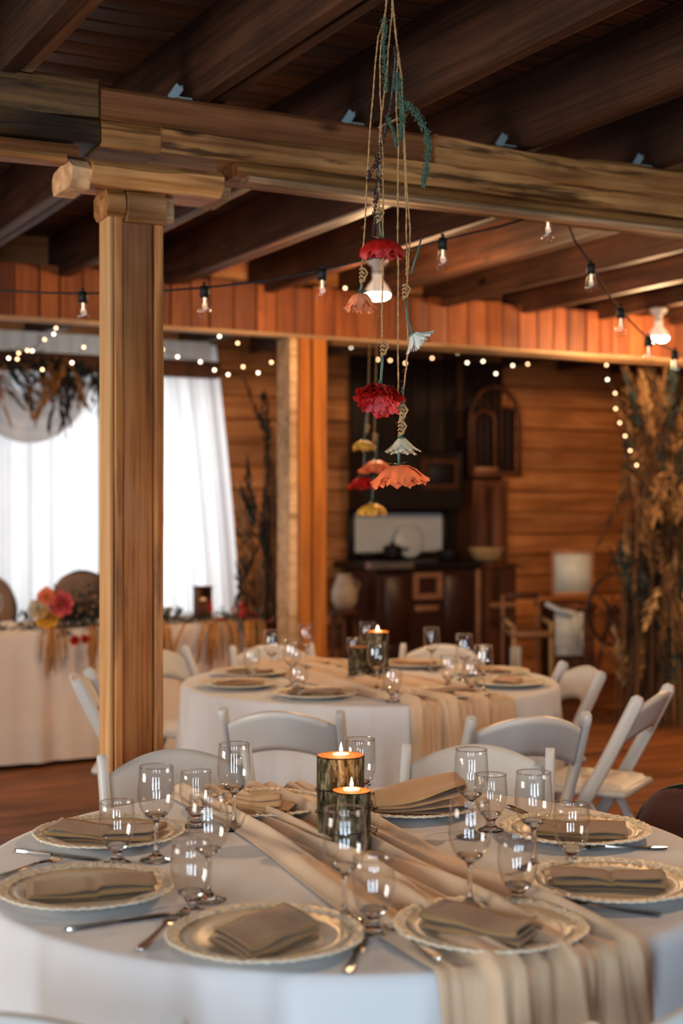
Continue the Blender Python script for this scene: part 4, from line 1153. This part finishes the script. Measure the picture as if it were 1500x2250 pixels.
foliage('arch_garland', 'tuft of dark drooping leaves beside the post on the timber arch', 'garland', W(1.42, 5.26, CH+.98), (.2, .08, .06), 60, (('leaves', 'dgreen', .7), ('grasses', 'straw2', .3)), .011, .28, .9)
for tt, ln, nb in ((.75, 'mass of drooping dark and ochre grasses hanging from the arch crossbeam', 44), (1.42, 'drooping dark leaves on the arch crossbeam just before the post', 30)):
    t = thing('drooping_grasses', ln, 'dried plants', W(tt, 5.25, CH+1.0), ANG, 'grasses tied to the arch'); ks = {'dgreen': MB(), 'straw2': MB(), 'amar': MB()}
    for i in range(nb):
        x = R.gauss(0, .5)*(.5 if nb > 35 else .2); k = R.choices(list(ks), [.45, .35, .2])[0]
        brush(ks[k], (x, -.06, R.uniform(-.02, .06)), (x*.9+R.gauss(0, .35), R.uniform(-.3, 0), R.uniform(-1.2, -.3)), R.uniform(.22, .46), .035, 44, .008)
    for nm, k in (('leaves', 'dgreen'), ('dark_grasses', 'straw2'), ('ochre_grasses', 'amar')):
        if ks[k].v: o = ks[k].build(nm, M[k], t, smooth=False); o['kind'] = 'stuff'
foliage('table_garland', 'green leaf garland along the front edge of the head table', 'garland', W(.95, 4.08, HH+.03), (1.0, .05, .015), 110, (('leaves', 'dgreen', 1),), .012, .12, .2)
foliage('table_garland', 'thin leaf garland on the head table right of the front post', 'garland', W(1.75, 4.08, HH+.02), (.38, .05, .012), 50, (('leaves', 'dgreen', 1),), .010, .10, .1)
foliage('bouquet', 'mixed bouquet of dark leaves and trailing grasses on the head table', 'bouquet', W(1.12, 4.10, HH+.10), (.16, .08, .09), 110, (('leaves', 'dgreen', 1.0), ('grasses', 'straw3', .2), ('seed_heads', 'burg', .25)), .009, .17, .15)
def ball_flower(p, r, mat, label, group='blooms of the head table bouquet'):
    t = thing('bloom', label, 'flower', p, 0, group)
    me = pmesh('bp_'+mat, .05, .045, .012, mat); k = r/.05
    petal_ring(t, me, M[mat], 8, .004*k, 0, .15+PI/2*0, 0, k); petal_ring(t, me, M[mat], 7, .004*k, 0, .7, .3, k*.85); petal_ring(t, me, M[mat], 5, .002*k, 0, 1.1, .1, k*.65)
    t.rotation_euler = (1.3, 0, 0)
    MB().lathe([(.0005, -.01*k), (.01*k, 0), (.006*k, .02*k), (.0005, .025*k)], 10).build('flower_centre', M['yellow'], t)
for x, y, r, mt, ln in ((136, 1328, .075, 'pink', 'pink dahlia at the top of the bouquet'), (106, 1356, .072, 'yellow', 'yellow flower at the lower front of the bouquet'), (86, 1340, .062, 'cream', 'pale cream flower at the outer side of the bouquet'),
                        (103, 1312, .055, 'peach', 'dusty peach flower at the upper side of the bouquet'), (165, 1408, .03, 'red', 'small dark red bloom on the cloth, nearest the bouquet'), (188, 1405, .026, 'red', 'small dark red bloom on the cloth, nearest the post')):
    ball_flower(px(x, y, 8.25 if y > 1400 else 8.30), r, mt, ln)
def trailing(c, n, ln, label, mat='amar', sp=.08, group='trailing grasses of the head table'):
    t = thing('trailing_amaranth', label, 'flower', c, ANG, group); m = MB()
    for i in range(n):
        x = R.gauss(0, .5)*sp; y = -R.uniform(0, .06); l_ = ln*R.uniform(.5, 1)
        pts = [(x, y+.05, .02), (x+R.uniform(-.01, .01), y-.02, .01), (x*1.2, y-.04, -l_*.4), (x*1.35, y-.045, -l_)]
        m.tube(pts, [.003, .006, .009, .003], 5)
    o = m.build('strands', M[mat], t); o['kind'] = 'stuff'
trailing(W(.93, 3.98, HH), 9, .30, 'orange trailing amaranth under the yellow flower of the bouquet')
trailing(W(1.18, 3.98, HH), 10, .30, 'orange trailing amaranth hanging from the middle of the bouquet')
trailing(W(1.58, 3.98, HH), 12, .32, 'orange trailing amaranth just beside the front post')
trailing(W(2.0, 3.98, HH), 26, .28, 'wide orange trailing amaranth at the head table end', sp=.22)
trailing(W(2.18, 3.96, HH), 16, .40, 'long orange trailing amaranth at the corner of the head table', sp=.10)
foliage('table_garland', 'red and teal flower cluster at the end of the head table', 'garland', px(530, 1364, 8.95), (.14, .06, .03), 40, (('leaves', 'green', .6), ('blooms', 'red', .5)), .014, .10, 0)
# lantern, votive, glass on the head table
q = W(2.02, 4.35, HH+.003)
t = thing('wooden_lantern', 'small dark wooden block lantern with a glowing spot, on the head table before the curtain', 'lantern', (q.x, q.y, q.z), ANG)
for sx in (-1, 1): MB().box((sx*.042, 0, .10), (.012, .09, .20), ch=.002).build('side', M['oldwood'], t)
MB().box((0, .035, .10), (.075, .012, .20)).build('back_panel', M['oldwood'], t); MB().box((0, -.035, .06), (.075, .012, .12)).build('front_panel', M['oldwood'], t)
MB().box((0, 0, .205), (.105, .10, .012), ch=.003).build('top', M['oldwood'], t); MB().lathe([(.0005, 0), (.018, 0), (.018, .13), (.0005, .13)], 16, c=(0, -.005, .005)).build('candle', M['wax'], t)
q = W(1.72, 4.2, HH+.002); t = thing('votive_cup', 'small mercury glass votive cup on the head table right of the post', 'candle holder', (q.x, q.y, q.z))
MB().lathe([(.0005, 0), (.02, 0), (.012, .02), (.02, .04), (.034, .08), (.036, .095), (.032, .095), (.018, .05), (.0005, .045)], 24).build('cup', M['nickel'], t)
put(wine0, fw, W(.66, 4.25, HH+.002), 0, 'wine glass on the head table before the oval chair back at the picture edge', 'glasses on the head table')
put(gob0, fg, W(1.42, 4.25, HH+.002), 0, 'small goblet on the head table touching the front post edge', 'glasses on the head table')
# ---------------------------------------------------------------- string lights
def festoon(pts, bulbs, label, Y):
    t = thing('string_lights', label, 'string lights', (0, 0, 0))
    MB().tube(pts, .0042, 6).build('cable', M['rubber'], t)
    for (x, y, YY) in bulbs:
        p = px(x, y, YY)
        s_ = MB().tube([(0, 0, .03), (0, 0, .012)], .006, 8).lathe([(.0005, .018), (.014, .016), (.0175, .0), (.0175, -.026), (.0005, -.026)], 16).build('socket', M['rubber'], t, loc=p)
        MB().lathe([(.012, -.026), (.0135, -.034), (.019, -.052), (.0235, -.072), (.0215, -.088), (.013, -.098), (.0005, -.101)], 20).build('bulb', M['thin'], s_)
        MB().tube([(0, 0, -.026), (0, 0, -.052)], .0035, 6).tube([(-.006, 0, -.05), (-.004, 0, -.07), (0, 0, -.05), (.004, 0, -.07), (.006, 0, -.05)], .0012, 4).build('filament', M['fil'], s_)
    return t
FB = [(182, 650, 5.2), (449, 638, 5.15), (707, 600, 5.1), (972, 533, 5.0), (1203, 470, 5.1)]
festoon([px(-60, 634, 5.3), px(0, 638, 5.3), px(90, 643, 5.2), px(182, 645, 5.2), px(320, 642, 5.15), px(449, 632, 5.15), px(580, 618, 5.1), px(707, 594, 5.1), px(840, 562, 5.05), px(972, 527, 5.0), px(1100, 497, 5.05), px(1190, 470, 5.1), px(1235, 440, 5.2)], FB, 'black cable with five clear festoon bulbs swinging in front of the fascia boards', 5)
festoon([px(1240, 470, 5.3), px(1262, 530, 5.35), px(1298, 580, 5.5), px(1330, 640, 5.7), px(1363, 682, 5.9), px(1400, 722, 6.1), px(1425, 745, 6.25), px(1482, 772, 6.6), px(1530, 790, 6.8)],
        [(1298, 588, 5.5), (1363, 686, 5.9), (1424, 748, 6.25), (1482, 778, 6.6)], 'black cable with clear festoon bulbs dropping towards the right beside the ceiling lamp', 6)
def fairy(pts, label, Y, grp='fairy light strings'):
    t = thing('fairy_lights', label, 'string lights', (0, 0, 0), 0, grp)
    P_ = [px(x, y, Y(x)) for x, y in pts]
    MB().tube([p+Vector((0, 0, .006)) for p in P_], .0016, 4).build('wire', M['black'], t)
    me = MB().lathe([(.0003, -.0075), (.006, -.0045), (.0075, 0), (.006, .0045), (.0003, .0075)], 10)
    a = me.build('bulb', M['fairy'], t, loc=P_[0]); b_ = me.build('bulb', M['fairyw'], t, loc=P_[1])
    for p in P_[2:]:
        o = (a if R.random() < .5 else b_).copy(); C.objects.link(o); o.location = p
Yb = lambda x: 9.6+.0003*(x-700)*2
fairy([(357, 768), (390, 784), (440, 795), (471, 813), (501, 823), (567, 819), (596, 796), (618, 753), (534, 806), (522, 754), (482, 739)], 'fairy lights looping before the narrow curtain beside the orange post', lambda x: 9.0)
fairy([(746, 753), (771, 763), (830, 790), (857, 792), (890, 798), (949, 787), (1002, 769), (1005, 776), (1026, 797), (1061, 794), (1089, 821), (1126, 803), (1159, 800), (1185, 786)], 'fairy lights swagged across the plank wall above the stove', lambda x: 10.1)
fairy([(1332, 802), (1334, 834), (1351, 864), (1352, 898), (1361, 929), (1373, 958), (1384, 990), (1398, 1022)], 'fairy lights hanging down beside the huge dried grass bundle', lambda x: 9.55)
fairy([(123, 721), (118, 734), (98, 746), (71, 771), (41, 776), (38, 789), (19, 787), (60, 770), (93, 812), (158, 797), (184, 763)], 'fairy lights wound through the flower arch behind the head table', lambda x: 8.4)
fairy([(758, 633), (874, 634)], 'two fairy bulbs either side of the lit ceiling lamp', lambda x: 8.1)

# ---------------------------------------------------------------- stove corner
SY = 11.55
def spx(x, y, Y=SY): return px(x, y, Y)
def rbox(m, x0, x1, y0, y1, d0, d1, ch=.008, Y=SY, org=None):
    """box from picture extents at depth Y, relative to org, depth offsets d0..d1 away from the camera along V"""
    a = px(x0, y1, Y)-org; b = px(x1, y0, Y)-org
    w_ = (b.x-a.x)/math.cos(ANG)*.98; cx = (a.x+b.x)/2/math.cos(ANG)
    return m.box((cx, (d0+d1)/2, (a.z+b.z)/2), (w_, d1-d0, b.z-a.z), ch=ch)
org = px(905, 1125, SY); org.z = 0
st = thing('cook_stove', 'old dark cast iron cook stove with white enamel splashback and raised warming closet', 'stove', org, ANG)
rbox(MB(), 788, 1020, 1248, 1432, -.28, .30, Y=SY, org=org).build('body', M['ironbrown'], st, angle=40)
rbox(MB(), 770, 1030, 1232, 1247, -.34, .32, Y=SY, org=org).build('cooktop', M['iron'], st, angle=40)
rbox(MB(), 755, 855, 1229, 1245, -.40, -.34, Y=SY, org=org).build('towel_rail', M['nickel'], st, angle=40)
rbox(MB(), 797, 1024, 1128, 1215, .26, .30, Y=SY, org=org).build('splashback', M['enamel'], st, angle=40)
rbox(MB(), 800, 1028, 990, 1120, .02, .295, Y=SY, org=org).build('warming_closet', M['iron'], st, angle=40)
d1 = rbox(MB(), 925, 1012, 1005, 1075, -.005, .018, Y=SY, org=org).build('closet_door', M['oldwood'], st, angle=40)
rbox(MB(), 940, 1000, 1018, 1062, -.02, -.006, Y=SY, org=org, ch=.002).build('door_panel', M['rubber'], d1)
d2 = MB()
for a in ((863, 928, 1255, 1266), (863, 928, 1300, 1312), (863, 875, 1266, 1300), (916, 928, 1266, 1300)): rbox(d2, *a, -.32, -.285, .004, SY, org)
d2.build('firebox_frame', M['tanwood'], st, angle=40)
rbox(MB(), 803, 860, 1262, 1400, -.30, -.282, Y=SY, org=org).build('oven_door', M['ironbrown'], st); rbox(MB(), 935, 1000, 1262, 1400, -.30, -.282, Y=SY, org=org).build('oven_door', M['ironbrown'], st)
rbox(MB(), 868, 922, 1325, 1338, -.31, -.285, Y=SY, org=org).build('draft_plate', M['tanwood'], st)
rbox(MB(), 1006, 1016, 1250, 1432, -.31, -.28, Y=SY, org=org).build('corner_trim', M['tanwood'], st)
for x in (800, 1008): rbox(MB(), x-8, x+8, 1432, 1525, -.26, -.20, Y=SY, org=org).build('leg', M['iron'], st); 
for x in (800, 1008): rbox(MB(), x-8, x+8, 1432, 1525, .20, .26, Y=SY, org=org).build('leg', M['iron'], st)
for x in (805, 1018): rbox(MB(), x-6, x+6, 1118, 1234, .24, .30, Y=SY, org=org).build('upright', M['iron'], st)
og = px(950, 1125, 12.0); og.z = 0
hs = thing('shade_backboard', 'tall dark board panel added behind the cook stove in place of wall shade', 'panel', og, ANG)  # added dark boards stand in for the shade on this wall
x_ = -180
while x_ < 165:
    wd_ = R.uniform(28, 40); rbox(MB(), 950+x_, 950+x_+wd_-1.2, 790, 1300, 0, .034, ch=.003, Y=12.0, org=og).build('board', M['shade_board'], hs, angle=40); x_ += wd_
rbox(MB(), 1004, 1016, 700, 960, -.03, -.002, ch=.003, Y=12.0, org=og).build('batten', M['oldwood'], hs, angle=40)
HT_ = px(0, 1232, SY).z
def pot(x, dv, r, h, label, mat='iron', handle=True):
    p = px(x, 1200, SY); c = Vector((p.x, p.y, 0))+V*dv*.5; t = thing('cooking_pot', label, 'pot', (c.x, c.y, HT_+.003), ANG, 'pots on the stove')
    MB().lathe([(.0005, 0), (r*.85, 0), (r, h*.4), (r, h*.9), (r*1.04, h), (r*.7, h*1.1), (.012, h*1.2), (.012, h*1.35), (.0005, h*1.36)], 24).build('body', M[mat], t)
    if handle: MB().tube([(r*.95, 0, h*.7), (r*1.4, 0, h*.8), (r*2.0, 0, h*.82)], .011, 6).build('handle', M[mat], t)
pot(862, 0, .075, .11, 'black kettle-like pot on the stove before the enamel back'); pot(815, .1, .07, .05, 'low black pan on the stove near the nickel rail'); pot(978, -.1, .10, .08, 'wide black frying pan stack on the stove at the enamel edge', handle=False)
t = thing('enamel_plate', 'round white enamel plate leaning against the stove splashback', 'plate', px(928, 1185, SY)+V*.2, ANG)
MB().lathe([(.0005, 0), (.09, 0), (.12, -.012), (.135, -.014), (.135, -.010), (.12, -.006), (.0005, .006)], 32, rot=Matrix.Rotation(PI/2-.15, 3, 'X')).build('dish', M['enamel'], t); t.location.z = HT_+.155
# cupboard with bowl beside the stove
oc = px(1072, 1125, SY+.1); oc.z = 0
cb = thing('dark_cupboard', 'low dark wooden cupboard beside the stove', 'cupboard', oc, ANG)
rbox(MB(), 1038, 1106, 1245, 1545, -.2, .2, Y=SY+.1, org=oc).build('body', M['oldwood'], cb, angle=40)
rbox(MB(), 1036, 1112, 1236, 1245, -.23, .22, Y=SY+.1, org=oc).build('top', M['oldwood'], cb, angle=40)
rbox(MB(), 1042, 1102, 1320, 1332, -.225, -.2, Y=SY+.1, org=oc).build('shelf_edge', M['tanwood'], cb, angle=40)
q = px(1068, 1236, SY+.1); t = thing('wicker_bowl', 'pale wicker bowl tilted on the dark cupboard beside the stove', 'bowl', q, ANG)
MB().lathe([(.0005, .0), (.07, 0), (.12, .05), (.145, .11), (.15, .125), (.14, .12), (.11, .055), (.0005, .012)], 28).build('bowl', M['straw3'], t)
# dark cabinet added for the shade beside the stove, arched frame on the wall
oc = px(1075, 1125, 12.05); oc.z = 0
tc_ = thing('shade_cabinet', 'tall dark cabinet added to fill the shaded area behind the stove', 'cabinet', oc, ANG)
rbox(MB(), 1022, 1105, 1055, 1540, -.1, .17, Y=12.05, org=oc).build('body', M['oldwood'], tc_, angle=40)
rbox(MB(), 1030, 1062, 1070, 1400, -.12, -.1, Y=12.05, org=oc).build('door', M['oldwood'], tc_); rbox(MB(), 1065, 1098, 1070, 1400, -.12, -.1, Y=12.05, org=oc).build('door', M['oldwood'], tc_)
oa = px(1080, 1040, 12.0)
af = thing('arched_wall_frame', 'dark arched wooden birdcage-like frame hanging on the plank wall above the stove corner', 'frame', oa, ANG)
ppx = 12.0/F/math.cos(ANG)
def arcp(cx, w_, z0, z1, zt): return [((cx-w_)*ppx, -.05, z0*ppx), ((cx-w_)*ppx, -.05, z1*ppx)]+[((cx-w_*math.cos(a*PI/12))*ppx, -.05, (z1+(zt-z1)*math.sin(a*PI/12))*ppx) for a in range(1, 12)]+[((cx+w_)*ppx, -.05, z1*ppx), ((cx+w_)*ppx, -.05, z0*ppx)]
z = 12.0/F
MB().tube([(x, y, q/math.cos(0)*.88) for x, y, q in arcp(0, 58, 0, 110, 190)], .022, 8).build('outer_arch', M['oldwood'], af)
MB().tube([(x, y-.02, q*.88) for x, y, q in arcp(-28, 24, 10, 115, 135)], .014, 8).build('inner_arch', M['oldwood'], af)
MB().box((0, -.05, -.01), (116*ppx, .1, .05), ch=.006).build('bottom_rail', M['oldwood'], af); MB().box((-28*ppx, -.09, .03), (52*ppx, .04, .035), ch=.004).build('inner_sill', M['tanwood'], af)
MB().box((0, .01, 75*z), (108*ppx, .02, 140*z)).build('back_board', M['dark'], af)
for k in range(-3, 4): MB().tube([(k*16*ppx, -.04, 0), (k*16*ppx, -.04, (185-3.2*k*k)*ppx*.86)], .006, 5).build('bar', M['oldwood'], af)
# jug left of the stove
q = px(757, 1340, 11.1); t = thing('side_stool', 'small dark stool holding the pale jug beside the stove', 'stool', (q.x, q.y, 0), ANG)
MB().lathe([(.0005, q.z-.03), (.14, q.z-.03), (.14, q.z), (.0005, q.z)], 24).build('seat', M['oldwood'], t)
for a in range(3): MB().tube([(.09*math.cos(a*2.1), .09*math.sin(a*2.1), q.z-.03), (.14*math.cos(a*2.1), .14*math.sin(a*2.1), 0)], .014, 6).build('leg', M['oldwood'], t)
M['jug'] = plain('cream_glaze', '#a8927a', .5)
t = thing('cream_jug', 'round cream jug at the left side of the stove, lit from the window', 'jug', q+Vector((0, 0, .002)), ANG)
MB().lathe([(.0005, 0), (.07, 0), (.10, .07), (.105, .14), (.075, .22), (.055, .26), (.065, .28), (.055, .275), (.0005, .26)], 24).build('body', M['jug'], t)
MB().tube([(.07, 0, .24), (.13, 0, .2), (.10, 0, .11)], .012, 8).build('handle', M['jug'], t)
# old wooden armchair
o_ = px(1158, 1125, 10.9); o_.z = 0; K = 10.9/F
t = thing('old_wooden_chair', 'worn wooden chair with pale arms standing before the white panel cabinet', 'chair', o_, .1)
for x in (-42, 38): MB().tube([(x*K, .2, 0), (x*K, .2, CH-185*K)], .014, 8).build('back_post', M['tanwood'], t)
MB().box((-2*K, .2, CH-188*K), (84*K, .025, .05), ch=.006).build('top_rail', M['oldwood'], t)
MB().box((0, 0, CH-265*K), (90*K, .42, .04), ch=.01).build('seat', M['tanwood'], t)
for x in (-44, 42):
    MB().tube([(x*K, .2, CH-235*K), (x*K*1.08, -.2, CH-245*K)], .018, 8).build('armrest', M['straw3'], t); MB().tube([(x*K*.95, -.18, CH-245*K), (x*K*.95, -.2, 0)], .016, 8).build('front_leg', M['straw3'], t)
MB().box((-38*K, -.19, CH-320*K), (22*K, .02, 60*K), ch=.003).build('leg_panel', M['panelw'], t)
# white panel cabinet with framed mirror and spinning wheel
o_ = px(1250, 1125, 11.1); o_.z = 0; K = 11.1/F
t = thing('washstand', 'old washstand with a white lower panel under the small framed panel', 'washstand', o_, .12)
MB().box((12*K, .2, (CH-215*K)/2), (96*K, .36, CH-215*K), ch=.008).build('carcass', M['oldwood'], t, angle=40)
MB().box((0*K, .005, CH-268*K), (64*K, .02, 95*K), ch=.004).build('door', M['panelw'], t); MB().box((6*K, .19, CH-208*K), (112*K, .42, .05), ch=.01).build('top', M['oldwood'], t, angle=40)
MB().tube([(-55*K, -.02, CH-200*K), (-28*K, -.05, CH-215*K), (10*K, -.05, CH-222*K)], .02, 8).build('towel', M['enamel'], t)
q = px(1262, 1300, 11.1); fr_ = thing('framed_panel', 'white square panel in a wooden frame standing on the washstand', 'picture frame', q+Vector((0, .12, -.015)), .12)
for dx in (-44, 44): MB().box((dx*K, 0, 44*K), (8*K, .03, 100*K), ch=.003).build('frame_side', M['tanwood'], fr_)
for dz in (-2, 90): MB().box((0, 0, dz*K), (92*K, .03, 9*K), ch=.003).build('frame_rail', M['tanwood'], fr_)
MB().box((0, .002, 44*K), (84*K, .02, 88*K)).build('panel', M['panelw'], fr_)
q = px(1350, 1340, 10.75); K = 10.75/F
sw = thing('spinning_wheel', 'dark spinning wheel with a thin round rim half hidden by the dried grasses', 'wheel', (q.x, q.y, 0), .25)
MB().tube([(62*K*math.cos(a*PI/20), 0, q.z+78*K*math.sin(a*PI/20)) for a in range(41)], .012, 6).build('rim', M['iron'], sw)
for a in range(8): MB().tube([(0, 0, q.z), (60*K*math.cos(a*PI/4+.2), 0, q.z+76*K*math.sin(a*PI/4+.2))], .007, 5).build('spoke', M['oldwood'], sw)
MB().tube([(0, -.06, q.z), (0, .06, q.z)], .025, 10).build('hub', M['oldwood'], sw)
for x in (-.12, .12): MB().tube([(0, .05, q.z), (x*1.6, .08, 0)], .018, 6).build('leg', M['oldwood'], sw)
